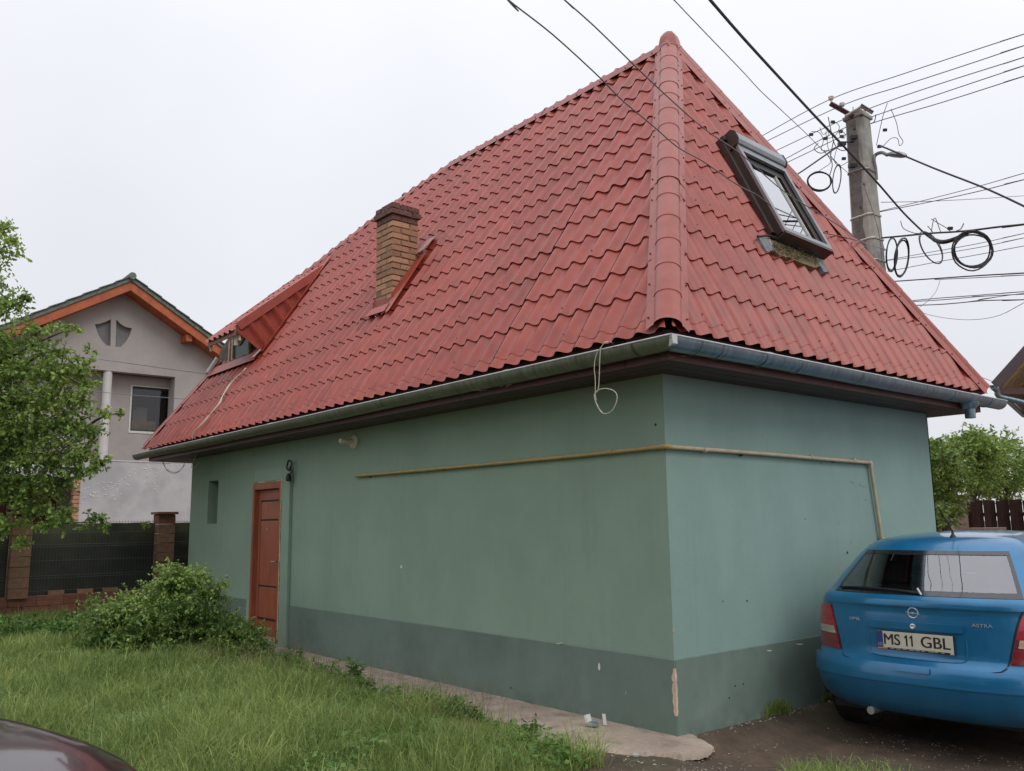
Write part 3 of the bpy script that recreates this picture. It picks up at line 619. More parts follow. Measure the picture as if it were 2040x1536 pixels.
MB().hexa([(GC_X+.04, -.53, GZc-.075), (GC_X+GR+.004, -.545, GZc-.06), (GC_X+GR+.006, -.50, GZc-.06), (GC_X+.04, -.49, GZc-.07), (GC_X+GR-.01, -.56, GZc+.004), (GC_X+GR+.009, -.56, GZc+.004), (GC_X+GR+.009, -.505, GZc+.002), (GC_X+GR-.01, -.505, GZc+.004)]).build('solder_patch', M['gut_e'], gut, smooth=True)
MB().lathe((GC_X, 4.18, GZc-GR+.018), (0, 0, -1), [(0, .095), (.03, .088), (.07, .052), (.16, .050), (.16, .042)], 16).build('gutter_outlet', M['gut_r'], gut, smooth=True)

# chimney ------------------------------------------------------------------
chim = thing('chimney', (-4.6, .56, 4.0), parent=house, world=False); chim.matrix_parent_inverse = Matrix.Translation(house['_w']).inverted(); chim['_w'] = tuple(chim.location)
CX0, CX1, CY0, CY1 = -4.79, -4.41, .375, .755
def brickmesh(seed):
    r = random.Random(seed); bm = bmesh.new(); bmesh.ops.create_cube(bm, size=1)
    bmesh.ops.bevel(bm, geom=bm.edges[:], offset=.045, segments=1, affect='EDGES')
    for v in bm.verts: v.co += Vector((r.uniform(-.03, .03), r.uniform(-.03, .03), r.uniform(-.05, .05)))
    me = bpy.data.meshes.new('brick'); bm.to_mesh(me); bm.free(); me.materials.append(M['brick']); return me
bms = [brickmesh(i) for i in range(5)]; bmd = [b.copy() for b in bms]
for b in bmd: b.materials.clear(); b.materials.append(M['brickd'])
def brick(x, y, z, sx, sy, sz, dark=False, par=None):
    o = bpy.data.objects.new('brick', random.choice(bmd if dark else bms)); COL.objects.link(o); parent_to(o, par or chim)
    o.location = (x, y, z); o.scale = (sx, sy, sz); o.rotation_euler = (0, 0, random.uniform(-.02, .02)); return o
z = 3.72; k = 0
while z < 5.31:
    top = z > 5.17; cor = z > 5.21 and z < 5.30; ex = .022 if cor else (-.004 if z < 5.21 else .006); dark = z > 5.13
    a0, a1, b0, b1 = CX0-ex, CX1+ex, CY0-ex, CY1+ex; w = .118; h = .064; s = a1-a0; ln = s-w-.012
    if k % 2 == 0: S = [(a0+ln/2, b0+w/2, ln, w), (a1-w/2, b0+ln/2, w, ln), (a1-ln/2, b1-w/2, ln, w), (a0+w/2, b1-ln/2, w, ln)]
    else: S = [(a1-ln/2, b0+w/2, ln, w), (a1-w/2, b1-ln/2, w, ln), (a0+ln/2, b1-w/2, ln, w), (a0+w/2, b0+ln/2, w, ln)]
    for q in S: brick(q[0]+random.uniform(-.002, .002), q[1]+random.uniform(-.002, .002), z+h/2, q[2], q[3], h*random.uniform(.95, 1.03), dark)
    z += .0755; k += 1
MB().box((CX0+.014, CY0+.014, 3.6), (CX1-.014, CY1-.014, 5.3)).build('mortar_core', M['mortar'], chim)
m = MB(); n_ = 12; vs = [(CX0-.012+(CX1-CX0+.024)*i/n_, CY0-.012+(CY1-CY0+.024)*j/n_, 5.315+.03*noise.noise((i*.7, j*.7, 2))+.012*noise.noise((i*1.9, j*1.9, 5))-(.02 if i in (0, n_) or j in (0, n_) else 0)) for i in range(n_+1) for j in range(n_+1)]; m.add(vs, [(i*13+j, i*13+13+j, i*13+14+j, i*13+j+1) for i in range(12) for j in range(12)]); m.box((CX0, CY0, 5.25), (CX1, CY1, 5.30))
m.build('crumbling_cap', M['concd'], chim, smooth=True)
# lead-in flashing of red sheet: front apron, right upstand, tray and crooked strips
def onL(x, v, h=0): return tuple(np.array([x, -OH, ZE])+VL*v+NL*h)
def vL(y): return (y+OH)/VL[1]
vf, vb = vL(CY0), vL(CY1)
fl = thing('chimney_flashing', (-4.4, .5, 4.1), parent=house, world=False); fl.matrix_parent_inverse = Matrix.Translation(house['_w']).inverted(); fl['_w'] = tuple(fl.location)
xr, xl = CX1+.012, CX0-.012
def plate3(P, n_, t=.004): return MB().prism(P, tuple(np.array(n_)*t))
plate3([(xr, CY0-.012, onL(0, vf)[2]-.02), (xr, CY0-.012, onL(0, vf)[2]+.16), (xr, CY1+.05, onL(0, vb)[2]+.20), (xr, CY1+.07, onL(0, vb)[2]-.02)], (1, 0, 0)).build('upstand', M['flash'], fl)
plate3([(xl, CY0-.012, onL(0, vf)[2]-.02), (xl, CY0-.012, onL(0, vf)[2]+.14), (xl, CY1+.05, onL(0, vb)[2]+.18), (xl, CY1+.07, onL(0, vb)[2]-.02)], (-1, 0, 0)).build('upstand', M['flash'], fl)
plate3([(xl-.004, CY0-.014, onL(0, vf)[2]-.04), (xr+.004, CY0-.014, onL(0, vf)[2]-.04), (xr+.004, CY0-.014, onL(0, vf)[2]+.12), (xl-.004, CY0-.014, onL(0, vf)[2]+.14)], (0, -1, 0)).build('upstand', M['flash'], fl)
plate3([onL(xr, vf-.18, .062), onL(xr+.15, vf-.13, .064), onL(xr+.15, vb+.10, .066), onL(xr, vb+.12, .062)], NL).build('tray', M['flash'], fl)
plate3([onL(xr+.125, vf-.2, .07), onL(xr+.17, vf-.16, .07), onL(xr+.185, vb+.13, .075), onL(xr+.15, vb+.12, .08)], NL, .006).build('folded_edge', M['cap'], fl)
plate3([onL(xl-.03, vf-.13, .075), onL(xr+.06, vf-.15, .075), onL(xr+.05, vf-.01, .07), onL(xl-.02, vf-.01, .07)], NL).build('apron', M['flash'], fl)
plate3([onL(xl-.13, vf-.24, .08), onL(xl-.10, vf-.25, .08), onL(xl+.01, vf+.10, .10), onL(xl-.03, vf+.10, .10)], NL, .006).build('loose_strip', M['cap'], fl)
plate3([onL(xr-.02, vb+.08, .10), onL(xr+.14, vb+.12, .11), onL(xr+.16, vb+.42, .07), onL(xr-.02, vb+.40, .07)], NL, .004).build('back_tray', M['cap'], fl)
sc_ = MB()
for q in ((.02, .14), (.2, .26), (.3, .12), (.1, .08)): sc_.lathe((xr+.004, CY0+q[0], onL(0, vL(CY0+q[0]))[2]+q[1]*.8), (1, 0, 0), [(0, .007), (.006, .006)], 6)
sc_.build('flashing_screw', M['rust'], fl)
# ------------------------------------------------------------------ skylight in the right-hand slope
def sub(name, loc, par):
    return thing(name, loc, parent=par)
sk = sub('skylight', (-.3, 2.0, 4.6), house)
A_ = np.array([OH, -OH, ZE]); rot = -.061
SU = np.array([0, 1, 0])*math.cos(rot)+VR*math.sin(rot); SV = -np.array([0, 1, 0])*math.sin(rot)+VR*math.cos(rot); SO = A_+np.array([0, 1, 0])*2.19+VR*1.30
SW, SH, T0 = .74, 1.22, .19
def sb(a, b): return MB().obox(SO, SU, SV, NR, a, b)
# outer kerb/flashing down to the tiles
for q in (((-.07, .03, -.02), (-.012, SH+.02, .10)), ((SW+.012, .03, -.02), (SW+.05, SH+.02, .10)), ((-.07, SH+.021, -.02), (SW+.05, SH+.08, .13))): sb(*q).build('kerb_flashing', M['frame'], sk, bevel=.004)
sb((-.012, .0, .0), (.012, SH, .155)).build('window_box', M['frame'], sk); sb((SW-.012, .0, .0), (SW+.012, SH, .155)).build('window_box', M['frame'], sk)
sb((-.011, .001, .02), (SW+.011, .02, .155)).build('window_box', M['frame'], sk)
# sash: grey profiles, tilted out a little at the foot
for q in (((-.014, -.01, .156), (.03, SH, T0)), ((SW-.03, -.01, .156), (SW+.014, SH, T0)), ((.031, -.01, .1565), (SW-.031, .045, T0-.001)), ((.031, SH-.17, .157), (SW-.031, SH-.09, T0+.001))): sb(*q).build('sash_profile', M['alu'], sk, bevel=.004)
sb((-.015, -.035, .06), (SW+.015, -.011, T0-.004)).build('foot_cover', M['frame'], sk, bevel=.004)
for q in (((SW-.12, .046, .06), (SW-.031, SH-.171, .150)),): sb(*q).build('inner_frame', M['frame'], sk)
sb((.034, .047, .128), (SW-.20, SH-.172, .134)).build('pane', M['glass'], sk)
sb((SW-.21, .047, .1345), (SW-.198, SH-.172, .15)).build('pale_seal', M['pale'], sk)
sb((SW-.197, .047, .107), (SW-.121, SH-.172, .118)).build('dark_guide', M['frame'], sk)
sb((.034, SH-.27, .1345), (SW-.121, SH-.172, .152)).build('blind_roll', M['trim'], sk)
sb((.0, .03, -.02), (SW, SH-.10, .0)).build('room_behind', mat('dim_room', (.33, .36, .36), .9, .2, 3), sk)
# roller shutter box with rounded end
bxp = [(SH-.085, .10), (SH-.085, .205), (SH-.05, .232), (SH+.04, .232), (SH+.09, .20), (SH+.09, .06)]
m = MB().prism([SO+SU*-.022+SV*a+NR*b for a, b in bxp], SU*(SW+.044)); m.build('shutter_box', M['alu'], sk, bevel=.004)
for s in (-.032, SW+.022): MB().prism([SO+SU*s+SV*a+NR*b for a, b in [(SH-.095, .07), (SH-.095, .21), (SH-.05, .240), (SH+.045, .240), (SH+.098, .205), (SH+.10, .04), (SH+.0, .03)]], SU*.010).build('shutter_end', M['frame'], sk, bevel=.003)
sb((.0, SH-.0895, .17), (SW, SH-.0855, .187)).build('shutter_slot', M['dark'], sk)
# mossy filler and torn slate flashing under the window foot
def Rp(u, v, h): return tuple(A_+np.array([0, 1, 0])*u+VR*v+NR*h)
def Rpx(px, py, h): 
    d = _w*FPX+_r*(px-1020)-_u*(py-768); t = ((A_+NR*h-CAM)@NR)/(d@NR); return CAM+d*t
def patch(pts, h, mt, nm, thick=.03, seg=1):
    P = [Rpx(x, y, h) for x, y in pts]; MB().prism([tuple(p-NR*thick) for p in P], tuple(NR*thick)).build(nm, M[mt], sk, bevel=.003)
patch([(1535, 478), (1560, 480), (1618, 503), (1634, 520), (1636, 530), (1622, 533), (1606, 527), (1590, 521), (1573, 513), (1552, 508), (1543, 498)], .060, 'moss', 'moss_filler', .05)
patch([(1512, 472), (1534, 474), (1539, 489), (1545, 499), (1528, 500), (1520, 487)], .062, 'grout', 'slate_flashing', .05)
patch([(1620, 505), (1630, 508), (1641, 522), (1652, 541), (1642, 542), (1634, 528)], .064, 'grout', 'slate_flashing', .05)
m = MB()
for k in range(260):
    x = random.uniform(1538, 1625); y = 479+(x-1535)*.27+random.uniform(3, 22); p = Rpx(x, y, .064); q = p+np.array([random.uniform(-.03, .03), random.uniform(-.05, .05), random.uniform(-.06, .02)])+NR*.012
    m.tube([p, (p+q)/2+NR*.006, q], .0028, 3, caps=False)
m.build('dry_fibre', M['moss'], sk)['kind'] = 'stuff'
MB().tube(crv([Rpx(1509, 471, .06), Rpx(1532, 470, .08), Rpx(1560, 480, .085), Rpx(1600, 497, .085), Rpx(1624, 507, .08)], 5), .011, 6).build('rubber_lip', M['black'], sk, smooth=True)

# ------------------------------------------------------------------ dormer on the far part of the left slope
dm = sub('dormer', (-8.7, .6, 4.2), house)
DX1, DX0 = -8.02, -9.08
EY, EZ = -.05, 4.40; KY, KZ2 = 1.50, 5.72
dsl = math.hypot(KY-EY, KZ2-EZ); DV = np.array([0, KY-EY, KZ2-EZ])/dsl; DN = np.array([0, -DV[2], DV[1]])
zl = lambda y: ZE+(y+OH)/run_l*rise
sheets((DX0, EY, EZ), (1, 0, 0), DV, DN, [(0, 0), (DX1-DX0, 0), (DX1-DX0, dsl+.05), (-.3, dsl+.05)], .2, .34, .04, -.4, 8, [(9,)], dm, name='dormer_roof_sheet')
# verge board along the near edge, eave board, left edge board
def board(P, Q, hgt, t, mt, nm, off=0):
    P = np.array(P, float); Q = np.array(Q, float); d = (Q-P)/np.linalg.norm(Q-P); MB().obox(P, d, (1, 0, 0), np.cross((1, 0, 0), d)*(1 if np.cross((1, 0, 0), d)[2] > 0 else -1), (0, -t/2, -hgt), (np.linalg.norm(Q-P), t/2, 0)).build(nm, mt, dm, bevel=.003)
board((DX1+.012, EY-.02, EZ+.085), (DX1+.012, KY+.02, KZ2+.085), .125, .02, M['cap'], 'verge_board')
board((DX1-.03, EY-.025, EZ+.087), (DX1-.03, KY+.02, KZ2+.087), .012, .08, M['cap'], 'verge_cover')
board((DX0+.0, EY, EZ+.06), (DX0-.3, KY, KZ2+.06), .09, .02, M['flash'], 'verge_board')
MB().hexa([(DX0, EY-.03, EZ-.10), (DX1, EY-.03, EZ-.10), (DX1, EY-.01, EZ-.10), (DX0, EY-.01, EZ-.10), (DX0, EY-.03, EZ-.005), (DX1, EY-.03, EZ-.005), (DX1, EY-.01, EZ-.005), (DX0, EY-.01, EZ-.005)]).build('eave_board', mat('faded_pink_board', (.27, .13, .11), .6, .12, 9), dm)
# cheek of stamped sheets between verge and main slope
FY = .40
tri = [(FY-.42, EZ-.05), (FY, zl(FY)-.02), (KY, KZ2-.02)]
m = MB(); cols = 40; 
for i in range(cols):
    for j in range(14):
        pass
bm = bmesh.new(); gr = []
y0, y1, z0_, z1_ = EY-.02, KY+.02, zl(FY)-.1, KZ2+.1
al = math.atan2(KZ2-EZ, KY-EY)
for i in range(97):
    row_ = []
    for j in range(41):
        y = y0+(y1-y0)*i/96; z = z0_+(z1_-z0_)*j/40
        ph = (y*DV[1]+z*DV[2])/.235; row_.append(bm.verts.new((DX1-.035+.05*(.5+.5*math.cos(2*PI*ph))**1.6, y, z)))
    gr.append(row_)
for i in range(96):
    for j in range(40): bm.faces.new((gr[i][j], gr[i+1][j], gr[i+1][j+1], gr[i][j+1]))
clip(bm, (0, EY, EZ-.02), (0, -DV[2], DV[1])); clip(bm, (0, FY, zl(FY)+.0), (0, VL[2], -VL[1]))
clip(bm, (0, EY-.0, EZ-.05), (0, -(EZ-zl(FY)), -(FY-EY)*1.0) if False else (0, -(EZ-.05-zl(FY)), -(FY-EY)))
me = bpy.data.meshes.new('cheek_sheet'); bm.to_mesh(me); bm.free(); link('cheek_sheet', me, M['roof'], dm, smooth=True, sharp=.6)
for q in (0.0,):
    board((DX1+.006, FY+.0, zl(FY)+.10), (DX1+.006, KY, zl(KY)+.06), .10, .03, M['flash'], 'cheek_flashing')
MB().prism([onL(DX1, vL(FY)-.06, .064), onL(DX1+.11, vL(FY)-.05, .064), onL(DX1+.11, vL(KY)-.05, .066), onL(DX1, vL(KY), .066)], tuple(NL*.004)).build('cheek_flashing', M['flash'], dm)
# front wall, window with green glass, props and sill flashings
FYs = FY+.04
MB().prism([(-9.93, FYs, zl(FY)-.12), (DX1-.04, FYs, zl(FY)-.12), (DX1-.04, FYs, EZ+.38), (-9.3, FYs, EZ+.34), (-9.93, FYs, EZ+.02)], (0, .03, 0)).build('front_wall', mat('dirty_inner_board', (.12, .10, .075), .9, .35, 8, bump=.3), dm)
wz0, wz1 = zl(FY)+.04, zl(FY)+.40; WA, WB = -9.28, -8.67
MB().prism([(DX0-.28, FYs+.03, zl(FY)), (DX0-.28, KY, KZ2), (DX0-.28, FYs+.03, EZ+.3)], (.02, 0, 0)).build('far_cheek', M['flash'], dm)
MB().box((WA, FYs-.012, wz0), (WB, FYs-.002, wz1)).build('pane', M['glass_g'], dm)
for q in (((WA-.045, FYs-.04, wz0-.03), (WA-.001, FYs-.001, wz1+.02)), ((WB+.001, FYs-.04, wz0-.03), (WB+.06, FYs-.001, wz1+.05)), ((WA-.12, FYs-.06, wz0-.04), (WA-.085, FYs-.02, wz1))): MB().box(*q).build('window_frame', M['plaster'], dm, bevel=.004)
m = MB()
cp = [(WA+.61*t, wz1-.02-.10*math.sin(PI*min(1, t*1.4))*(1 if t < .7 else .2)) for t in np.linspace(0, 1, 12)]
m.prism([(x, FYs-.02, z) for x, z in cp]+[(WB, FYs-.02, wz1+.16), (WA, FYs-.02, wz1+.16)], (0, -.006, 0)); m.build('torn_cloth', mat('grey_green_cloth', (.22, .21, .15), .9, .2, 9), dm)
MB().box((DX1-.16, EY+.03, EZ-.22), (DX1-.10, EY+.07, EZ-.02)).build('rafter_end', M['pale'], dm); MB().box((DX1-.10, EY+.05, EZ-.16), (DX1-.02, EY+.08, EZ-.05)).build('rafter_end', M['plaster'], dm)
MB().box((DX0+.02, EY+.0, EZ-.17), (DX0+.05, EY+.03, EZ-.02)).build('rafter_end', M['pale'], dm)
MB().prism([(-9.85, FY-.015, zl(FY)-.02), (DX1-.02, FY-.015, zl(FY)-.02), (DX1-.02, FY-.045, zl(FY)+.055), (-9.85, FY-.045, zl(FY)+.05)], (0, -.005, 0)).build('sill_flashing', M['flash'], dm)
MB().prism([onL(-9.95, vL(FY)-.2, .07), onL(DX1-.0, vL(FY)-.2, .07), onL(DX1+.0, vL(FY)-.01, .07), onL(-9.95, vL(FY)-.01, .07)], tuple(NL*.005)).build('sill_flashing', M['flash'], dm)
MB().prism([onL(DX1-.25, vL(FY)-.05, .085), onL(DX1-.12, vL(FY)-.16, .085), onL(DX1+.07, vL(FY)+.0, .09), onL(DX1-.06, vL(FY)+.15, .10)], tuple(NL*.004)).build('loose_flashing', M['flash'], dm)
MB().prism([onL(DX1-.07, vL(FY)-.17, .09), onL(DX1-.0, vL(FY)-.16, .09), onL(DX1+.09, vL(FY)-.03, .09), onL(DX1+.05, vL(FY)-.03, .09)], tuple(NL*.01)).build('white_scrap', M['white'], dm)
MB().prism([onL(-10.05, vL(FY)-.10, .07), onL(-9.88, vL(FY)-.14, .07), onL(-9.86, vL(FY)+.16, .10), onL(-9.98, vL(FY)+.2, .10)], tuple(NL*.04)).build('grey_foam_scrap', M['conc'], dm)

# ------------------------------------------------------------------ cables that hang on the house
def cable(name, pts, r, mt, label, cat='cable', group=None, n=6, sm_=8, parent=None):
    o = MB().tube(crv(pts, sm_), r, n).build(name, M[mt], parent, smooth=True)
    if parent is None: tag(o, label, cat, group)
    return o
yl = GC_Y-GR-.012
def cl_(px, py, y=yl): return on(px, py, 1, y)
cb = thing('hanging_cable', cl_(1206, 682), 'white cable looped over the gutter near the corner and hanging in a ring', 'cable')
cable('cable_strand', [on(1222, 684, 1, GC_Y+.02), cl_(1208, 681), cl_(1198, 691), cl_(1188, 707), cl_(1184, 731), cl_(1186, 757), cl_(1186, 785), cl_(1188, 797)], .0035, 'cream', None, parent=cb)
cable('cable_strand', [on(1222, 684, 1, GC_Y+.02), cl_(1210, 681), cl_(1198, 691), cl_(1195, 715), cl_(1194, 745), cl_(1192, 775), cl_(1186, 783), cl_(1184, 790), cl_(1190, 807), cl_(1198, 821), cl_(1208, 824), cl_(1220, 817), cl_(1228, 801), cl_(1229, 787), cl_(1222, 778), cl_(1208, 774), cl_(1194, 776), cl_(1186, 783), cl_(1185, 795), cl_(1192, 812), cl_(1200, 822)], .0035, 'cream', None, parent=cb)
def Lpx(px, py, h=.075):
    n_ = NL; P0 = np.array([XF, -OH, ZE])+NL*h; d = _w*FPX+_r*(px-1020)-_u*(py-768); return CAM+d*(((P0-CAM)@n_)/(d@n_))
cb = thing('roof_cable', tuple(Lpx(440, 800)), 'pale twin cable running down the red tiles from the dormer to the gutter', 'cable')
for o_ in (0, 2.2): cable('cable_strand', [Lpx(489+o_, 733), Lpx(482, 742), Lpx(462-o_, 762), Lpx(444, 788), Lpx(436+o_, 803), Lpx(418, 826), Lpx(402-o_, 846), Lpx(388, 858), Lpx(383, 866, .06), on(383, 875, 1, GC_Y-.02)], .007, 'cream', None, parent=cb)
cb = thing('door_cable', on(580, 940, 1, -.06), 'black cable coil with a lamp socket hanging above the brown door', 'cable')
c = np.array(on(576, 927, 1, -.07)); ring = [c+np.array([math.cos(a)*.062, .006*math.sin(3*a), math.sin(a)*.062]) for a in np.linspace(0, 4*PI, 40)]
cable('cable_coil', ring, .012, 'black', None, parent=cb, sm_=2); cable('cable_strand', [on(579, 933, 1, -.065), on(582, 940, 1, -.06), on(577, 944, 1, -.06), on(574, 946, 1, -.06)], .006, 'black', None, parent=cb)
MB().lathe(on(575, 943, 1, -.07), (0, 0, -1), [(0, .014), (.02, .026), (.06, .036), (.10, .030), (.10, .02)], 12).build('lamp_socket', M['black'], cb, smooth=True)
for k, pts in enumerate(([(325, 918), (331, 934), (347, 941), (360, 936), (367, 924), (369, 915)], [(322, 918), (335, 939), (352, 942), (369, 926)], [(400, 893), (391, 905), (381, 930), (388, 931), (397, 921)])):
    cable('eave_cable', [on(x, y, 1, -.25) for x, y in pts], .004, 'wire' if k < 2 else 'cream', ['thin grey cable loop hanging below the far end of the soffit, outer strand', 'second thin cable hanging below the far soffit end, inner strand', 'pale cable end dangling at the far left edge of the green wall'][k])

# ------------------------------------------------------------------ neighbour house on the left
NXF = -22.71
nb_ = thing('neighbour_house', (NXF-4, 2.3, 0), 'unfinished grey house with orange gable boards and a recessed balcony', 'house')
def yz(y, z, x=NXF): return (x, y, z)
ZA, SLP = 8.50, .60; YA = 2.34; YL, YR = -2.6, 7.2
zg = lambda y: ZA-abs(y-YA)*SLP
# gable wall above the balcony opening with two shield shaped vents (deep recesses)
m = MB(); m.prism([yz(YL, 6.13), yz(YR, 6.13), yz(YR, zg(YR)), yz(YA, ZA), yz(YL, zg(YL))] if zg(YL) > 6.13 else [yz(YL, zg(YL)), yz(YL, 6.13-1.2), yz(YR, 6.13), yz(YR, 6.2), yz(YA, ZA)], (-.28, 0, 0))
m2 = MB().prism([yz(-1.99, 6.12), yz(6.7, 6.12), yz(YA, ZA)], (-.28, 0, 0)); gw_ = m2.build('gable_wall', M['render'], nb_)
def vent(pts):
    cut = MB().prism([(NXF+.05, y, z) for y, z in pts], (-.2, 0, 0)).build('tmp_cut', M['dark'])
    b = gw_.modifiers.new('b', 'BOOLEAN'); b.operation = 'DIFFERENCE'; b.solver = 'EXACT'; b.object = cut; bpy.context.view_layer.update()
    me = bpy.data.meshes.new_from_object(gw_.evaluated_get(bpy.context.evaluated_depsgraph_get())); gw_.modifiers.clear(); gw_.data = me; bpy.data.objects.remove(cut)
    MB().prism([(NXF-.142, y, z) for y, z in pts], (-.02, 0, 0)).build('gable_vent', mat('vent_back', (.20, .19, .19), .9, .1), nb_)
def P2(px, py): p = on(px, py, 0, NXF); return (p[1], p[2])
vent([P2(*q) for q in ((189, 646), (198, 645), (210, 641), (221, 636), (220, 689), (212, 688), (204, 680), (195, 665))])
vent([P2(*q) for q in ((232, 636), (240, 645), (250, 651), (263, 654), (259, 667), (250, 682), (241, 691), (230, 691))])
yR = P2(349, 751)[0]
MB().box((NXF-.28, yR, 3.46), (NXF, 6.7, 6.119)).build('balcony_pier', M['render'], nb_)
MB().box((NXF-.28, -2.6, 3.46), (NXF, -1.2, 6.119)).build('balcony_pier', M['render'], nb_)
yJ = P2(155, 1045)[0]; yJ0 = P2(140, 1045)[0]
MB().box((NXF-.25, yJ, -.3), (NXF, 6.7, 3.459)).build('lower_wall', M['render2'], nb_)
MB().box((NXF-.25, yJ0-1.9, 2.98), (NXF, yJ-.002, 3.459)).build('lower_wall', M['render2'], nb_); MB().box((NXF-.25, -2.6, -.3), (NXF, yJ0-1.92, 3.459)).build('lower_wall', M['render2'], nb_)
MB().box((NXF-.27, -1.2, 3.46), (NXF+.02, yR, 3.49)).build('parapet_top', M['pale'], nb_)
k = 0; z = 1.2
while z < 2.95:
    MB().box((NXF-.24, yJ0+.01+random.uniform(0, .03), z), (NXF+.004, yJ-.004, z+.10)).build('jamb_brick', M['brick'], nb_); z += .115
for yy_ in (-2.0,):
    MB().box((NXF-3, -1.3, -.3), (NXF-2.9, 1.5, 3.4)).build('inner_wall', mat('dark_red_inner_wall', (.10, .035, .03), .9, .2), nb_)
BX = NXF-.55
wy0, wy1 = on(264, 769, 0, BX)[1], on(341, 769, 0, BX)[1]; wz0, wz1 = on(262, 858, 0, BX)[2], on(264, 769, 0, BX)[2]
m = MB(); wallmesh(m, (BX, -2.6, 3.3), (0, 1, 0), (0, 0, 1), (1, 0, 0), 9.3, 2.9, [(wy0+2.6, wy1+2.6, wz0-3.3, wz1-3.3)], .25)
me = bpy.data.meshes.new('recess_wall'); me.from_pydata(m.v, [], m.f); link('recess_wall', me, M['render'], nb_)
MB().box((BX, yR+.005, 3.5), (NXF-.281, yR+.1, 6.11)).build('recess_wall', M['render'], nb_)
MB().box((BX, -2.6, 3.2), (NXF-.281, yR, 3.3)).build('balcony_floor', M['render2'], nb_)
for i in range(9):
    y = -1.2+i*(yR+1.2)/9; MB().box((BX+.01, y+.006, 6.125), (NXF-.29, y+(yR+1.2)/9-.006, 6.16)).build('ceiling_board', mat('dark_red_ceiling', (.14, .05, .035), .7, .2, rnd=.1) if i == 0 else bpy.data.materials['dark_red_ceiling'], nb_)
f = .05
for q in (((BX-.14, wy0+.001, wz0), (BX-.06, wy0+f, wz1)), ((BX-.14, wy1-f, wz0), (BX-.06, wy1-.001, wz1)), ((BX-.14, wy0+f, wz0), (BX-.06, wy1-f, wz0+f)), ((BX-.14, wy0+f, wz1-f), (BX-.06, wy1-f, wz1))): MB().box(*q).build('window_frame', M['trim'], nb_)
MB().box((BX-.105, wy0+f, wz0+f), (BX-.10, wy1-f, wz1-f)).build('pane', M['glass0'], nb_)
for q in (((BX+.001, wy0-.05, wz0-.07), (BX+.02, wy1+.05, wz0-.001)), ((BX+.001, wy0-.05, wz0), (BX+.02, wy0-.001, wz1+.02)), ((BX+.001, wy0, wz1+.001), (BX+.02, wy1, wz1+.03))): MB().box(*q).build('window_trim', M['pale'], nb_)
MB().box((BX-2.5, wy0-1, 3.3), (BX-2.4, wy1+2, 6.2)).build('room_wall', M['dark'], nb_)
MB().box((BX-.9, wy0-.1, 3.5), (BX-.8, wy0+1.0, wz0+.42)).build('stored_board', mat('amber_board', (.50, .30, .12), .7, .2), nb_); MB().box((BX-.95, wy0+.32, 3.5), (BX-.91, wy0+.75, wz0+.85)).build('stored_board', M['render'], nb_)
cy, cz = P2(214, 800)
MB().lathe((NXF-.14, cy, 3.49), (0, 0, 1), [(0, .135), (2.63, .125)], 20).build('column', mat('white_column_paint', (.60, .57, .54), .7, .06, 3), nb_, smooth=True)
for i in range(16): MB().obox((NXF-.4+random.uniform(-.05, .05), cy-.72+.12*(i % 5)+random.uniform(-.03, .03), 3.5+.07*(i//5)), (math.cos(i), math.sin(i), 0), (-math.sin(i), math.cos(i), 0), (0, 0, 1), (-.12, -.05, 0), (.12, .05, .065)).build('stacked_brick', M['brick'], nb_)
# dabs of adhesive on the lower wall
m = MB(); 
for (a, b, c_, d, n_) in ((292, 925, 160, 1000, 15), (310, 928, 225, 968, 9), (309, 932, 309, 982, 8), (290, 945, 285, 962, 4), (255, 965, 160, 970, 7), (240, 985, 170, 990, 6), (235, 972, 236, 990, 3), (300, 930, 292, 950, 3)):
    for i in range(n_):
        t = i/max(1, n_-1); px = a+(c_-a)*t+random.uniform(-4, 4); py = b+(d-b)*t+random.uniform(-5, 5)+18*math.sin(PI*t)*0; y, z = P2(px, py)
        for k in range(random.randint(1, 2)): yy, zz = y+random.uniform(-.05, .05), z+random.uniform(-.04, .04); m.lathe((NXF, yy, zz), (1, 0, .1), [(0, .024), (.008, .018), (.012, .006)], 7)
m.build('adhesive_dabs', M['dab'], nb_)['kind'] = 'stuff'
# roof: two slopes with thick tiled verge, orange board, soffit, purlin ends
XV = NXF+.62
for s, yend in ((-1, -3.6), (1, 8.3)):
    y0 = YA; z0 = ZA; z1 = zg(yend)
    q = lambda y, z, x: (x, y, z)
    MB().hexa([q(y0, z0+.0, -31), q(y0, z0, XV-.03), q(yend, z1, XV-.03), q(yend, z1, -31), q(y0, z0+.10, -31), q(y0, z0+.10, XV-.03), q(yend, z1+.10, XV-.03), q(yend, z1+.10, -31)]).build('roof_underside', M['orange'], nb_)
    MB().hexa([q(y0, z0-.02, XV-.028), q(y0, z0-.02, XV), q(yend, z1-.02, XV), q(yend, z1-.02, XV-.028), q(y0, z0+.26, XV-.028), q(y0, z0+.26, XV), q(yend, z1+.26, XV), q(yend, z1+.26, XV-.028)]).build('verge_board', M['orange'], nb_, bevel=.006)
    MB().hexa([q(y0, z0+.262, -31), q(y0, z0+.262, XV+.05), q(yend, z1+.262, XV+.05), q(yend, z1+.262, -31), q(y0, z0+.38, -31), q(y0, z0+.38, XV+.05), q(yend, z1+.38, XV+.05), q(yend, z1+.38, -31)]).build('tile_verge', M['slate'], nb_)
    nT = 14
    for i in range(nT):
        ya = y0+(yend-y0)*i/nT; yb = y0+(yend-y0)*(i+1.08)/nT; za, zb = zg(ya)+.385, zg(yb)+.385
        MB().hexa([q(ya, za, -31), q(ya, za, XV+.10), q(yb, zb+.02, XV+.10), q(yb, zb+.02, -31), q(ya, za+.02, -31), q(ya, za+.02, XV+.10), q(yb, zb+.055, XV+.10), q(yb, zb+.055, -31)]).build('tile_course', M['slate'], nb_)
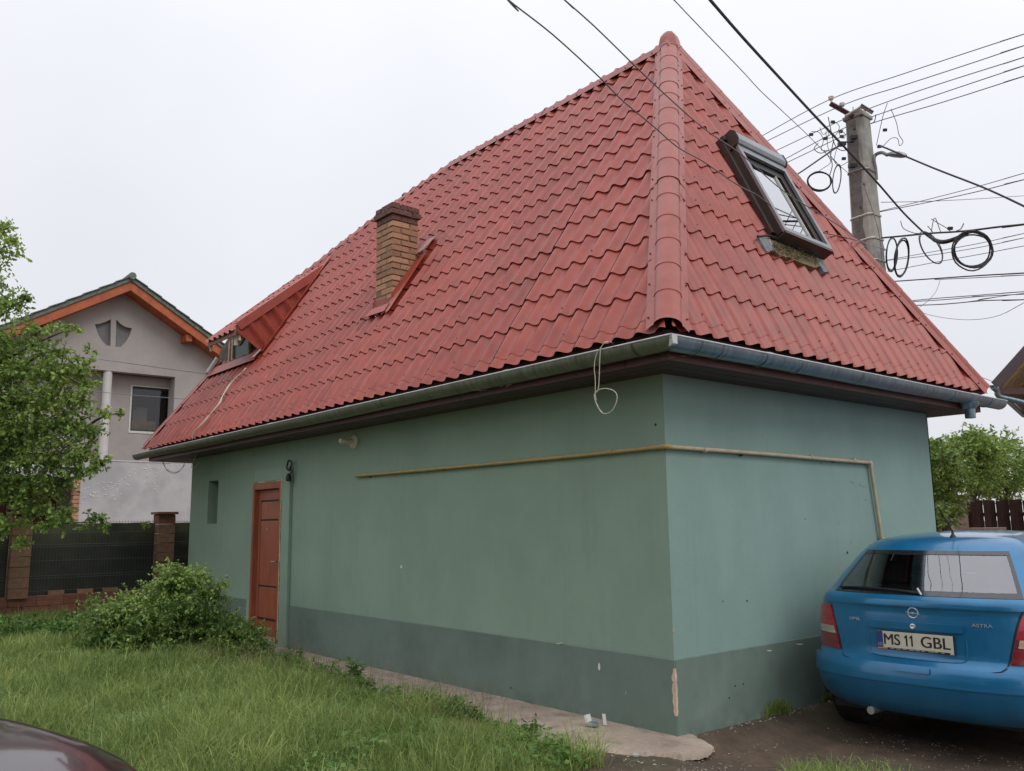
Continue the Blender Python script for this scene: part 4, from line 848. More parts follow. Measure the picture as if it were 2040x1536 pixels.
MB().lathe((XV+.12, YA, ZA+.40), (-1, 0, 0), [(0, .11), (6, .11)], 12).build('ridge_tile', M['slate'], nb_, smooth=True)
for px, py in ((365, 688), (90, 640)):
    y, z = P2(px, py); MB().box((NXF, y-.09, zg(y)-.22), (XV-.10, y+.09, zg(y)-.01)).build('purlin_end', M['orange'], nb_)
MB().box((-31, -2.6, -.3), (NXF-3.01, 7.0, 6.2)).build('rear_walls', M['render'], nb_)

# ------------------------------------------------------------------ fence between the plots
FX = -11.8
fence = thing('boundary_fence', (FX, 0, 0), 'brown block fence with wire mesh and dark sheeting in front of the grey house', 'fence')
bmesh_blk = []
def blockmesh(seed, mt):
    r = random.Random(seed); bm = bmesh.new(); bmesh.ops.create_cube(bm, size=1); bmesh.ops.bevel(bm, geom=bm.edges[:], offset=.03, segments=1, affect='EDGES')
    for v in bm.verts: v.co += Vector((r.uniform(-.02, .02), r.uniform(-.01, .01), r.uniform(-.02, .02)))
    me = bpy.data.meshes.new('block'); bm.to_mesh(me); bm.free(); me.materials.append(M[mt]); return me
bk = [blockmesh(i, 'block') for i in range(4)]; bkr = [blockmesh(i+9, 'blockr') for i in range(4)]
def blk(par, x, y, z, sx, sy, sz, red=False, name='block'):
    o = bpy.data.objects.new(name, random.choice(bkr if red else bk)); COL.objects.link(o); parent_to(o, par); o.location = (x, y, z); o.scale = (sx, sy, sz); return o
p1y = on(42, 1100, 0, FX+.15)[1]; p2y = on(330, 1100, 0, FX+.15)[1]; SP = p2y-p1y
pys = [p1y-2*SP, p1y-SP, p1y, p2y, p2y+SP, p2y+2*SP]
BH = .165
base = sub('base_wall', (FX, 0, .2), fence); ya, yb = pys[0], pys[-1]
for r_ in range(4):
    z = .455-BH*(r_+.5); y = ya-(.2 if r_ % 2 else 0)
    while y < yb:
        blk(base, FX, y+.2, z, .2, .392, BH-.006, True); y += .4
MB().box((FX-.085, ya, -.3), (FX+.085, yb, .445)).build('mortar_bed', M['dark'], base)
for y in pys:
    pl = sub('pillar', (FX, y, .42), fence)
    for k in range(8):
        z = .42+BH*(k+.5)
        if z > 1.66: break
        blk(pl, FX+random.uniform(-.003, .003), y, z, .29, .29, BH-.005, red=(k == 7))
    blk(pl, FX, y, .42+BH*7+.12 if False else 1.70, .27, .27, .085, True)
    MB().box((FX-.185, y-.185, 1.745), (FX+.185, y+.185, 1.79)).build('pillar_cap', M['blockr'], pl, bevel=.008)
for i in range(len(pys)-1):
    a, b = pys[i]+.15, pys[i+1]-.15; pn = sub('mesh_panel', (FX, (a+b)/2, .5), fence)
    m = MB(); n = 24; vs = []; 
    for j in range(n+1):
        y = a+(b-a)*j/n
        for kz in range(9):
            z = .44+(1.60-.44)*kz/8; vs.append((FX-.03+.015*noise.noise((y*2, z*3, i)), y, z+(.02*noise.noise((y*3, 0, i)) if kz in (0, 8) else 0)))
    m.add(vs, [(j*9+k, (j+1)*9+k, (j+1)*9+k+1, j*9+k+1) for j in range(n) for k in range(8)])
    m.build('shade_sheet', M['net'], pn, smooth=True)
    m = MB()
    y = a
    while y < b: m.tube([(FX+.012, y, .47), (FX+.012, y, 1.66)], .0018, 4, caps=False); y += .05
    for z in (.52, .72, .76, 1.0, 1.22, 1.26, 1.45, 1.62): m.tube([(FX+.014+(.02 if z in (.76, 1.26) else 0), a, z), (FX+.014+(.02 if z in (.76, 1.26) else 0), b, z)], .0030, 4, caps=False)
    m.build('wire_mesh', M['meshw'], pn)['kind'] = 'stuff'
    for j in range(3): yy = a+.3+(b-a-.6)*(j+.5*random.random())/3; MB().obox((FX+.02, yy, .456), (0, 1, 0), (1, 0, 0), (0, 0, 1), (-.12, -.05, 0), (.12, .05, .06)).build('loose_brick', M['block'], pn)

# ------------------------------------------------------------------ right-hand background: fence, pillar, house
hr = np.array([_r[0], _r[1], 0]); hr /= np.linalg.norm(hr); hw = np.array([-hr[1], hr[0], 0])
rf = thing('plank_fence', at(1965, 1050, 18)[:2]+(0,), 'dark brown vertical plank fence behind the blue car', 'fence')
O = np.array(at(1927, 1050, 18)); O[2] = 0
zt = at(1927, 997, 18)[2]
MB().obox(O, hr, hw, (0, 0, 1), (-.02, .02, 1.52), (3.6, .05, 1.60)).build('rail', M['plank'], rf); MB().obox(O, hr, hw, (0, 0, 1), (-.02, .02, .5), (3.6, .05, .6)).build('rail', M['plank'], rf)
k = 0; x = -.02
pm = []
while x < 3.5:
    wd = random.uniform(.135, .16); o_ = .0 if k % 2 else .052
    MB().obox(O, hr, hw, (0, 0, 1), (x, o_-.02, .06), (x+wd, o_-.001, zt+random.uniform(-.03, .03))).build('plank', M['plank'], rf, bevel=.004); x += wd*.92 if True else 0; k += 1
MB().obox(O, hr, hw, (0, 0, 1), (.0, -.12, 0), (.75, -.025, at(1940, 1051, 18)[2])).build('low_wall', M['plaster'], rf, bevel=.01)
x = -.62
while x < -.34: MB().obox(O, hr, hw, (0, 0, 1), (x, 0, .06), (x+.12, .022, at(1870, 1034, 18)[2]+.04)).build('plank', M['plank'], rf); x += .125
pi_ = thing('gate_pillar', at(1909, 1050, 17.9)[:2]+(0,), 'pink plastered gate pillar with a brown cap beside the plank fence', 'pillar')
O2 = np.array(at(1909, 1050, 17.9)); O2[2] = 0
MB().obox(O2, hr, hw, (0, 0, 1), (-.15, -.15, 0), (.15, .15, at(1909, 994, 17.9)[2])).build('pillar_shaft', M['pink'], pi_, bevel=.01)
MB().obox(O2, hr, hw, (0, 0, 1), (-.2, -.2, at(1909, 994, 17.9)[2]+.001), (.2, .2, at(1909, 990, 17.9)[2]+.03)).build('pillar_cap', M['block'], pi_, bevel=.01)
ehouse = thing('eave_house', at(2100, 900, 14)[:2]+(0,), 'pinkish house at the right edge showing its tan boarded eave', 'house')
Z14 = lambda py: at(2000, py, 14)[2]
def E(px, py, d=14): return np.array(at(px, py, d))
P0, P1 = E(1985, 766), E(2105, 632)
ray0 = np.array([P0[0]-CAM[0], P0[1]-CAM[1], 0]); ray0 /= np.linalg.norm(ray0)
dv = (P1-P0); bk_ = hw*(-1) if hw@np.array([_w[0], _w[1], 0]) < 0 else hw   # away from the camera
away = ray0+hr*.12; away /= np.linalg.norm(away)
dn = dv/np.linalg.norm(dv); upn = np.cross(dn, away); upn *= (1 if upn[2] > 0 else -1)
Ln = np.linalg.norm(dv)
Lr = 3.4/math.hypot(dn[0], dn[1]); hd = np.array([dn[0], dn[1], 0]); hd /= np.linalg.norm(hd); dn2 = np.array([dn[0], dn[1], -dn[2]]); PR = P0+dn*Lr; up2 = np.cross(dn2, away); up2 *= (1 if up2[2] > 0 else -1)
MB().obox(PR, dn2, away, up2, (-.05, -.06, .015), (Lr+.3, 5, .075)).build('roof_slab', M['fascia'], ehouse)
MB().obox(P0, dn, away, upn, (-.02, -.06, .015), (Lr, 5, .075)).build('roof_slab', mat('dark_purple_roof', (.06, .035, .04), .6, .2), ehouse)
MB().obox(P0, dn, away, upn, (-.02, -.09, -.09), (Lr, -.062, .07)).build('verge_board', bpy.data.materials['dark_purple_roof'], ehouse)
for k in range(44): MB().obox(P0, dn, away, upn, (.0, -.06+k*.11, -.02-.003*(k % 2)), (Lr, .04+k*.11, .0)).build('soffit_plank', M['tan'], ehouse)
wz = E(2036, 785); ray = np.array([wz[0]-CAM[0], wz[1]-CAM[1], 0]); ray /= np.linalg.norm(ray); rp = np.array([ray[1], -ray[0], 0])
MB().obox(np.array([wz[0], wz[1], 0])+ray*.5, rp, ray, (0, 0, 1), (.03, 0, 0), (6.3, 4, wz[2]+.15)).build('house_wall', M['pink'], ehouse)
g0 = np.array([wz[0], wz[1], 0])+ray*.6; zt_ = lambda t: P0[2]-.10+(t if t < 3.4 else 6.8-t)*dn[2]/math.hypot(dn[0], dn[1])
MB().prism([tuple(g0+rp*.05+np.array([0, 0, wz[2]+.1])), tuple(g0+rp*6.2+np.array([0, 0, wz[2]+.1])), tuple(g0+rp*2.85+np.array([0, 0, zt_(3.4)-.1]))], tuple(ray*.1)).build('gable_wall', M['pink'], ehouse)
MB().obox(P0, hr, away, (0, 0, 1), (.02, .0, -.16), (.5, .9, -.06)).build('eave_box', M['fascia'], ehouse)
gpr = [(math.cos(a)*.07, math.sin(a)*.07) for a in np.linspace(PI, 2*PI, 9)]
G0 = P0-hr*.06+np.array([0, 0, -.01]); MB().prism([tuple(G0+hr*a+np.array([0, 0, b])) for a, b in gpr], tuple(away*5)).build('gutter', M['gut_r'], ehouse)
MB().tube(crv([G0+np.array([0, 0, -.04]), E(1986, 778), E(1988, 787), E(1997, 792), E(2015, 796), E(2045, 804), E(2060, 812)], 5), .045, 10).build('downpipe', M['gut_r'], ehouse, smooth=True)
# ------------------------------------------------------------------ utility pole
PB = np.array(at(1712, 225, 13)); pb = np.array([PB[0]-.07, PB[1]+.07, 0]); PT = at(1712, 222, 13)[2]
pole = thing('utility_pole', tuple(pb), 'tall weathered concrete utility pole behind the red roof with a street lamp', 'utility pole')
m = MB(); b0, b1 = .265, .140
st = np.linspace(0, PT, 16); vs = []; fs = []
for z in st:
    h = b0+(b1-b0)*z/PT; c = h*.28
    vs += [(pb[0]+x, pb[1]+y, z-.1) for x, y in ((-h+c, -h), (h-c, -h), (h, -h+c), (h, h-c), (h-c, h), (-h+c, h), (-h, h-c), (-h, -h+c))]
for i in range(15): fs += [(i*8+k, i*8+(k+1) % 8, i*8+8+(k+1) % 8, i*8+8+k) for k in range(8)]
fs += [tuple(range(8))[::-1], tuple(range(120, 128))]; m.add(vs, fs); m.build('pole_shaft', M['conc'], pole)
def hz(z): return b0+(b1-b0)*(z+.1)/PT
# older, darker layer left standing where the face has spalled
rr = random.Random(3); vs = []; n = 40; zz = np.linspace(4.6, PT-.14, n)
for i, z in enumerate(zz):
    h = hz(z); e = h*(.35+.35*noise.noise((z*2.5, 1, 2))+.12*noise.noise((z*9, 4, 1))); e = min(e, h*.72); vs += [(pb[0]-h*.73, pb[1]-h-.006, z), (pb[0]+e, pb[1]-h-.006, z), (pb[0]+e, pb[1]-h+.004, z)]
m = MB().add(vs, [(i*3, i*3+1, i*3+4, i*3+3) for i in range(n-1)]+[(i*3+1, i*3+2, i*3+5, i*3+4) for i in range(n-1)]); m.build('dark_facing', M['concd'], pole)
MB().box((pb[0]-.16, pb[1]-.16, PT-.1), (pb[0]+.16, pb[1]+.16, PT-.04)).build('pole_cap', M['conc'], pole, bevel=.01)
MB().box((pb[0]-.06, pb[1]-.155, PT-.04), (pb[0]+.13, pb[1]+.13, PT+.005)).build('pole_cap', M['conc'], pole, bevel=.012)
for q in ((-.12, -.12), (.0, -.13), (.1, .05), (.12, -.1)): MB().tube([(pb[0]+q[0], pb[1]+q[1], PT-.04), (pb[0]+q[0]+.01, pb[1]+q[1], PT+.08)], .006, 5).build('rebar_stub', M['rust'], pole)
def PD(px, py, d=12.8): return np.array(at(px, py, d))
a, b = PD(1654, 206, 13.0), PD(1700, 232, 13.0)
m = MB().tube([a, b], .045, 4); m.build('crossarm', M['rust'], pole)
m = MB().tube([PD(1684, 232, 12.75), PD(1715, 213, 12.75), PD(1738, 226, 12.75)], .022, 4); m.build('cap_bracket', M['conc'], pole)
MB().tube([PD(1715, 209, 12.75), PD(1739, 224, 12.75)], .03, 4).build('cap_bracket', M['concd'], pole)
for px, py in ((1656, 197), (1678, 210)): MB().lathe(PD(px, py+6, 13), (0, 0, 1), [(0, .012), (.03, .012), (.032, .03), (.05, .042), (.065, .03), (.075, .042), (.095, .030), (.10, .012)], 12).build('insulator', M['white'], pole, smooth=True)
for z, mt in ((6.62, 'strap'), (5.92, 'white'), (5.55, 'white'), (5.22, 'white'), (4.72, 'white'), (4.3, 'wire'), (3.75, 'wire')):
    h = hz(z)+.008; c = h*.28; MB().tube([(pb[0]+x, pb[1]+y, z+.04*(x+y)*(1 if z != 6.62 else -1)) for x, y in ((-h+c, -h), (h-c, -h), (h, -h+c), (h, h-c), (h-c, h), (-h+c, h), (-h, h-c), (-h, -h+c))], .014 if mt != 'wire' else .008, 4, closed=True).build('steel_band', M[mt], pole)
for px, py, s in ((1700, 274, .05), (1697, 281, .035), (1677, 287, .05), (1704, 330, .03), (1698, 330, .05), (1722, 405, .03), (1716, 413, .03), (1702, 257, .02), (1722, 367, .02)):
    MB().obox(PD(px, py, 12.75), _r, _u, _w, (-s, -s*.6, -s), (s, s*.6, s)).build('clamp', M['black'] if px < 1712 else M['rust'], pole, bevel=.006)
MB().tube(crv([PD(1746, 358, 12.9), PD(1744, 335, 12.9), PD(1741, 318, 12.9), PD(1745, 308, 12.9), PD(1757, 304, 12.8), PD(1768, 309, 12.7)], 6), .026, 10).build('lamp_arm', M['alu'], pole, smooth=True)
m = MB(); c0, c1 = PD(1766, 309, 12.7), PD(1806, 311, 12.5); ax = c1-c0; L_ = np.linalg.norm(ax); ax /= L_; sd = np.cross(ax, (0, 0, 1)); sd /= np.linalg.norm(sd); upv = np.cross(sd, ax)
rings = []
for t, w, hh in ((0, .03, .03), (.12, .05, .04), (.3, .085, .055), (.65, .095, .06), (.9, .06, .045), (1, .02, .02)):
    for k in range(12): a = 2*PI*k/12; rings.append(c0+ax*L_*t+sd*w*math.cos(a)+upv*(hh*math.sin(a)*(1 if math.sin(a) > 0 else .35)))
m.add(rings, [(i*12+k, i*12+(k+1) % 12, i*12+12+(k+1) % 12, i*12+12+k) for i in range(5) for k in range(12)]); m.build('lamp_head', M['alu'], pole, smooth=True)

# ------------------------------------------------------------------ wires
def ip(pts, d0, d1, cat_n=6):     # pixels of a photographed wire, with depth running (as 1/d) from d0 to d1
    L_ = [0]
    for a, b in zip(pts, pts[1:]): L_.append(L_[-1]+math.hypot(b[0]-a[0], b[1]-a[1]))
    return [at(x, y, 1/((1-l/L_[-1])/d0+(l/L_[-1])/d1)) for (x, y), l in zip(pts, L_)]
def wire(pts, d0, d1, r, label, mt='wire', group='overhead wires', name='overhead_wire', ext=0, tail=None):
    P = [np.array(p) for p in ip(pts, d0, d1)]+([np.array(tail)] if tail else [])
    if pts[-1][0] >= 2040 and group: P = P+[P[-1]+(P[-1]-P[-2])/np.linalg.norm(P[-1]-P[-2])*9]
    if ext: P = [P[0]+(P[0]-P[1])/np.linalg.norm(P[0]-P[1])*ext]+P
    o = MB().tube(crv(P, 6), r, 6).build(name, M[mt], None, smooth=True); tag(o, label, 'wire', group); return o
wire([(985, -30), (1013, 0), (1100, 68), (1188, 148), (1240, 200), (1300, 250), (1350, 293), (1400, 321), (1452, 357), (1481, 375), (1507, 388), (1540, 412), (1582, 432), (1634, 461), (1676, 471), (1719, 483)], 5.2, 9.35, .0052, 'black service wire, leftmost of those crossing the roof ridge and skylight', 'wire', ext=3, tail=at(1768, 500, 12.75))
wire([(1095, -28), (1125, 0), (1190, 58), (1300, 165), (1400, 254), (1480, 310), (1560, 380), (1640, 430), (1680, 455), (1719, 482)], 5.2, 9.35, .0050, 'black service wire crossing the hip cap right of the leftmost one', 'wire', ext=3, tail=at(1766, 497, 12.75))
wire([(1318, -28), (1343, 0), (1400, 60), (1480, 143), (1516, 182), (1556, 219), (1608, 268), (1647, 307), (1690, 345)], 6, 12.8, .0045, 'thin sagging wire running from the top edge to the pole tangle', ext=3)
wire([(1395, -24), (1415, 0), (1480, 75), (1577, 181), (1629, 237), (1686, 297), (1746, 362), (1800, 424), (1845, 468)], 6, 11.5, .0125, 'thickest black cable crossing in front of the concrete pole', 'black', ext=3)
RL = [([(1500, 283), (1530, 264), (1656, 197), (1800, 147), (1920, 107), (2040, 68), (2120, 43)], 'first', 19), ([(1500, 297), (1540, 275), (1680, 209), (1800, 170), (1920, 131), (2040, 91), (2120, 66)], 'second', 19),
      ([(1530, 308), (1559, 294), (1640, 256), (1735, 215), (1860, 171), (2040, 114), (2120, 88)], 'third', 19), ([(1545, 328), (1573, 312), (1655, 268), (1728, 236), (1860, 191), (2040, 131), (2120, 106)], 'fourth', 19), ([(1550, 333), (1580, 318), (1660, 280), (1733, 247), (1880, 203), (2040, 152), (2120, 128)], 'fifth', 19)]
for pts, nm, d in RL: wire(pts, 15, 10.5, .0065, nm+' from the top of the five parallel bare wires passing the pole head')
wire([(1575, 355), (1598, 341), (1640, 312), (1668, 293), (1700, 276)], 16, 12.8, .013, 'black bundled cable rising leftward from the roof edge to the pole', 'black')
wire([(1750, 291), (1760, 293), (1860, 335), (1960, 374), (2040, 411), (2110, 445)], 12.7, 10, .0135, 'twisted black cable descending from beside the street lamp', 'black')
wire([(1752, 421), (1854, 396), (1950, 371), (2040, 345), (2110, 325)], 13, 10, .005, 'thin wire rising right from the pole middle, upper of a close pair')
wire([(1753, 422), (1854, 402), (1950, 381), (2040, 358), (2110, 342)], 13, 10, .006, 'thin wire rising right from the pole middle, lower of a close pair')
wire([(1755, 403), (1850, 401), (1950, 396), (2040, 390), (2110, 386)], 14, 20, .006, 'faint almost level wire right of the pole middle')
wire([(1756, 474), (1800, 470), (1850, 465), (1900, 462), (1935, 459), (1990, 452), (2040, 447), (2110, 438)], 12.4, 9.5, .013, 'thick nearly level black cable carrying the coils', 'black')
wire([(1768, 518), (1850, 503), (1950, 485), (2040, 465), (2110, 450)], 13.5, 11, .005, 'thin wire behind the coils, highest of three'); wire([(1768, 519), (1850, 509), (1950, 493), (2040, 474), (2110, 460)], 13.5, 11, .005, 'thin wire behind the coils, middle of three')
wire([(1768, 541), (1850, 525), (1950, 507), (2040, 490), (2110, 477)], 13.5, 11, .005, 'thin wire passing through the coils, lowest of three')
wire([(1775, 561), (1862, 555), (1950, 549), (2040, 544), (2110, 540)], 14, 11, .010, 'dark cable leaving the roof edge just under the coils', 'black'); wire([(1862, 557), (1950, 553), (2040, 548), (2110, 545)], 12.6, 11, .006, 'thin wire joining the dark cable just under the coils')
wire([(1795, 601), (1870, 594), (1950, 588), (2040, 581), (2110, 576)], 14, 12, .007, 'upper wire of the low bundle at the right edge'); wire([(1800, 602), (1880, 597), (1960, 590), (2040, 586)], 14, 12, .007, 'second wire from the top of the low bundle')
wire([(1806, 609), (1880, 606), (1960, 599), (2040, 597), (2110, 594)], 14, 12, .008, 'lowest dark wire of the low bundle at the right edge', 'black'); wire([(1815, 609), (1860, 607), (1930, 601), (1990, 591), (2040, 584)], 14, 12, .005, 'slanting thin wire inside the low bundle')
wire([(1815, 610), (1850, 627), (1920, 637), (1985, 630), (2040, 603), (2100, 570)], 14, 12, .004, 'long sagging thin wire below the low bundle')
wire([(1873, 558), (1865, 580), (1850, 598), (1832, 612)], 12.5, 13, .003, 'fine loose strand dropping between the two low cables')
wire([(1905, 725), (1940, 745), (1985, 763)], 15, 14, .005, 'faint wire reaching the tan eave at the right edge')
wire([(90, 703), (200, 716), (330, 734), (445, 749)], 21, 14, .009, 'upper dark wire in front of the grey gable'); wire([(120, 770), (220, 783), (330, 792), (430, 800)], 21, 14, .007, 'lower dark wire across the balcony opening')
def coil(cx_, cy_, rx, ry, d, n, r, label, tilt=0, k0=0):
    t = thing('cable_coil', at(cx_, cy_, d), label, 'cable coil', 'coils of spare cable by the pole')
    for i in range(n):
        P = []; ex, ey = rx*(1-.04*i)+random.uniform(-2, 2)*rx/40, ry*(1-.04*i)+random.uniform(-2, 2)*ry/40; ox, oy = random.uniform(-2, 2)*rx/40, random.uniform(-3, 2)*ry/40
        for a in np.linspace(0, 2*PI, 26)[:-1]:
            wob = 1+.05*noise.noise((math.cos(a)*1.3+i, math.sin(a)*1.3, cx_*.1)); x = ex*math.cos(a)*wob; y = ey*math.sin(a)*wob; P.append(at(cx_+ox+x*math.cos(tilt)-y*math.sin(tilt), cy_+oy+x*math.sin(tilt)+y*math.cos(tilt), d+.05*i+.25*math.cos(a)*(1 if rx < ry*.8 else .1)))
        MB().tube(P, r, 6, closed=True).build('cable_turn', M['black'], t, smooth=True)
    return t
coil(1937, 499, 41, 38, 10.6, 4, .010, 'large round coil of black cable hanging at the right'); coil(1796, 514, 14, 38, 12.2, 2, .012, 'narrow oval coil of black cable touching the pole, right loop', .12); coil(1776, 508, 11, 34, 12.4, 2, .010, 'small narrow coil half behind the pole edge', .05)
coil(1855, 495, 17, 36, 11.2, 2, .007, 'slim slanting loop of black cable below the cable junction', -.55); coil(1632, 361, 24, 19, 13.4, 2, .012, 'black cable coil just above the roof edge left of the pole'); coil(1667, 357, 8, 30, 13.2, 3, .007, 'bundle of thin drooping loops left of the pole', .12)
jn = MB().tube(crv([at(1843, 465, 11.4), at(1862, 478, 11.2), at(1880, 482, 11), at(1905, 475, 10.9), at(1930, 463, 10.7)], 5), [.02]*5+[.028]*14+[.02]*2, 8).build('cable_sleeve', M['black'], None, smooth=True); tag(jn, 'thick black splice sleeve between the slim loop and the round coil', 'cable sleeve')
tg = thing('wire_tangle', at(1670, 300, 13), 'tangle of thin connector wires between the bare lines and the pole', 'wire tangle')
T = [[(1650, 233), (1656, 262), (1664, 290), (1678, 300), (1690, 296)], [(1633, 254), (1640, 268), (1650, 262), (1648, 285), (1655, 310), (1668, 325)], [(1616, 262), (1632, 264), (1640, 280), (1636, 298), (1650, 300)], [(1630, 285), (1622, 296), (1634, 305), (1650, 300), (1668, 292)],
     [(1660, 240), (1672, 252), (1664, 270), (1648, 275), (1645, 262)], [(1680, 258), (1672, 266), (1680, 276), (1684, 268), (1676, 260)], [(1660, 283), (1655, 310), (1658, 330), (1652, 352)], [(1668, 292), (1662, 320), (1674, 330), (1690, 322)], [(1642, 300), (1655, 322), (1640, 335), (1625, 345)], [(1690, 340), (1705, 352), (1725, 370)],
     [(1768, 205), (1760, 228), (1752, 262), (1746, 290)], [(1775, 217), (1786, 245), (1791, 268), (1799, 282), (1792, 290), (1788, 276), (1775, 276), (1760, 290), (1752, 292)], [(1745, 228), (1742, 242), (1735, 246)],
     [(1855, 462), (1862, 434), (1874, 462)], [(1855, 436), (1868, 444), (1885, 454), (1895, 462)], [(1920, 445), (1914, 456), (1905, 460)], [(1794, 440), (1800, 455), (1820, 464), (1835, 465)], [(1848, 450), (1858, 462)], [(1740, 430), (1748, 445), (1755, 470), (1762, 500)], [(1722, 372), (1740, 425), (1752, 470), (1757, 520)]]
for i, q in enumerate(T):
    d = 13 if q[0][0] < 1735 else 12.3; d = 11 if q[0][0] > 1793 else d; MB().tube(crv([at(x, y, d+.05*i*(-1)**i) for x, y in q], 5), .005 if i % 3 else .007, 5).build('connector_wire', M['wire'] if i % 2 else M['black'], tg, smooth=True)
for px, py in ((1659, 243), (1616, 268), (1644, 276), (1675, 262), (1677, 272), (1763, 259), (1752, 292), (1681, 316), (1893, 455)): MB().obox(at(px, py, 12.9 if px < 1800 else 10.9), _r, _u, _w, (-.028, -.02, -.02), (.028, .02, .02)).build('clamp', M['black'], tg, bevel=.004)
# ------------------------------------------------------------------ cars
def herm(xs, ys):
    xs = np.array(xs, float); ys = np.array(ys, float); h = np.diff(xs); dl = np.diff(ys)/h; m = np.zeros(len(xs)); m[0] = dl[0]; m[-1] = dl[-1]
    for i in range(1, len(xs)-1):
        if dl[i-1]*dl[i] > 0: m[i] = 2*dl[i-1]*dl[i]/(dl[i-1]+dl[i])
    def f(x):
        x = min(max(x, xs[0]), xs[-1]); i = min(max(int(np.searchsorted(xs, x))-1, 0), len(h)-1); t = (x-xs[i])/h[i]
        return (2*t**3-3*t*t+1)*ys[i]+(t**3-2*t*t+t)*h[i]*m[i]+(-2*t**3+3*t*t)*ys[i+1]+(t**3-t*t)*h[i]*m[i+1]
    return f
ZT = [.15, .22, .30, .385, .46, .50, .56, .66, .78, .86, .905, .94, .965, 1.05, 1.16, 1.265, 1.32, 1.355, 1.385, 1.40]
WT = [.74, .80, .835, .848, .850, .850, .846, .845, .838, .826, .812, .795, .775, .728, .664, .595, .545, .470, .31, .15]
YR = [.14, .05, .01, -.015, -.01, .005, .05, .055, .055, .06, .055, .065, .12, .20, .31, .42, .50, .60, .85, 1.15]
DT = [.34, .36, .38, .40, .40, .40, .40, .40, .40, .40, .39, .38, .37, .35, .33, .31, .31, .33, .40, .40]
YF = [3.90, 4.05, 4.09, 4.11, 4.10, 4.09, 4.07, 4.02, 3.88, 3.62, 3.36, 3.15, 3.02, 2.86, 2.66, 2.45, 2.30, 2.15, 1.9, 1.6]
DF = [.5, .55, .6, .62, .62, .62, .62, .62, .60, .55, .50, .45, .42, .40, .38, .36, .34, .32, .3, .2]
fW, fR, fD, fF, fG = (herm(ZT, q) for q in (WT, YR, DT, YF, DF))
PP = 2.6
def S0(s, z):
    w, yr, D, yf, G = fW(z), fR(z), fD(z), fF(z), fG(z)
    if -1 <= s <= 1:
        t = s*PI/2; return np.array([w*math.copysign(abs(math.sin(t))**(2/PP), t), yr+D*(1-abs(math.cos(t))**(2/PP)), z])
    if s <= 2: return np.array([w+.012*math.sin(PI*(s-1)), (yr+D)+(yf-G-yr-D)*(s-1), z])
    if s <= 4:
        t = (3-s)*PI/2; return np.array([w*math.copysign(abs(math.sin(t))**(2/PP), t), yf-G*(1-abs(math.cos(t))**(2/PP)), z])
    return np.array([-w-.012*math.sin(PI*(s-4)), (yf-G)+(yr+D-yf+G)*(s-4), z])
def Sn(s, z, off):
    p = S0(s, z); e = 1e-3; a = S0(min(s+e, 5), z)-S0(s-e if s-e > -1 else s, z); b = S0(s, z+e)-S0(s, z-e); n = np.cross(a, b); n /= (np.linalg.norm(n)+1e-9)
    c = np.array([0, 1.9, .6]); n = n if n@(p-c) > 0 else -n
    return p+n*off
def s_of(x, z): w = fW(z); v = min(abs(x)/w, .9999)**(PP/2); return math.copysign(math.asin(v)/(PI/2), x)
def cpatch(root, name, zs, lo, hi, ns, off, mt, skirt=.012, par=None):
    m = MB(); vs = []; fs = []; n = ns+1; k = len(zs)
    for z in zs:
        a, b = lo(z), hi(z)
        for i in range(n): vs.append(Sn(a+(b-a)*i/ns, z, off))
    for j in range(k-1):
        for i in range(ns): fs.append((j*n+i, j*n+i+1, (j+1)*n+i+1, (j+1)*n+i))
    loop = [(0, i) for i in range(n)]+[(j, n-1) for j in range(1, k)]+[(k-1, i) for i in range(n-2, -1, -1)]+[(j, 0) for j in range(k-2, 0, -1)]
    b0 = len(vs)
    for (j, i) in loop:
        z = zs[j]; a, b = lo(z), hi(z); vs.append(Sn(a+(b-a)*i/ns, z, off-skirt))
    q = len(loop)
    for t in range(q): fs.append((loop[t][0]*n+loop[t][1], loop[(t+1) % q][0]*n+loop[(t+1) % q][1], b0+(t+1) % q, b0+t))
    m.add(vs, fs); return m.build(name, M[mt] if isinstance(mt, str) else mt, par or root, smooth=True, sharp=.6)
def text(s, h, mt, par, loc, wd=None, ext=.002, name='lettering', off_=0.0):
    c = bpy.data.curves.new(name, 'FONT'); c.body = s; c.size = h/.7; c.extrude = ext; c.offset = off_; c.align_x = 'CENTER'; c.align_y = 'CENTER'
    o = bpy.data.objects.new('tmp_t', c); COL.objects.link(o); bpy.context.view_layer.update()
    me = bpy.data.meshes.new_from_object(o.evaluated_get(bpy.context.evaluated_depsgraph_get())); COL.objects.unlink(o); bpy.data.objects.remove(o)
    xs = [v.co.x for v in me.vertices]; ys = [v.co.y for v in me.vertices]; w = max(xs)-min(xs); hh = max(ys)-min(ys); cx_ = (max(xs)+min(xs))/2; cy_ = (max(ys)+min(ys))/2
    sx = (wd/w) if wd else h/hh; sy = h/hh
    for v in me.vertices: x, y, z = v.co; v.co = ((x-cx_)*sx+loc[0], -z+loc[1], (y-cy_)*sy+loc[2])
    me.materials.clear(); me.materials.append(M[mt]); ob = bpy.data.objects.new(name, me); COL.objects.link(ob); ob.parent = par; return ob
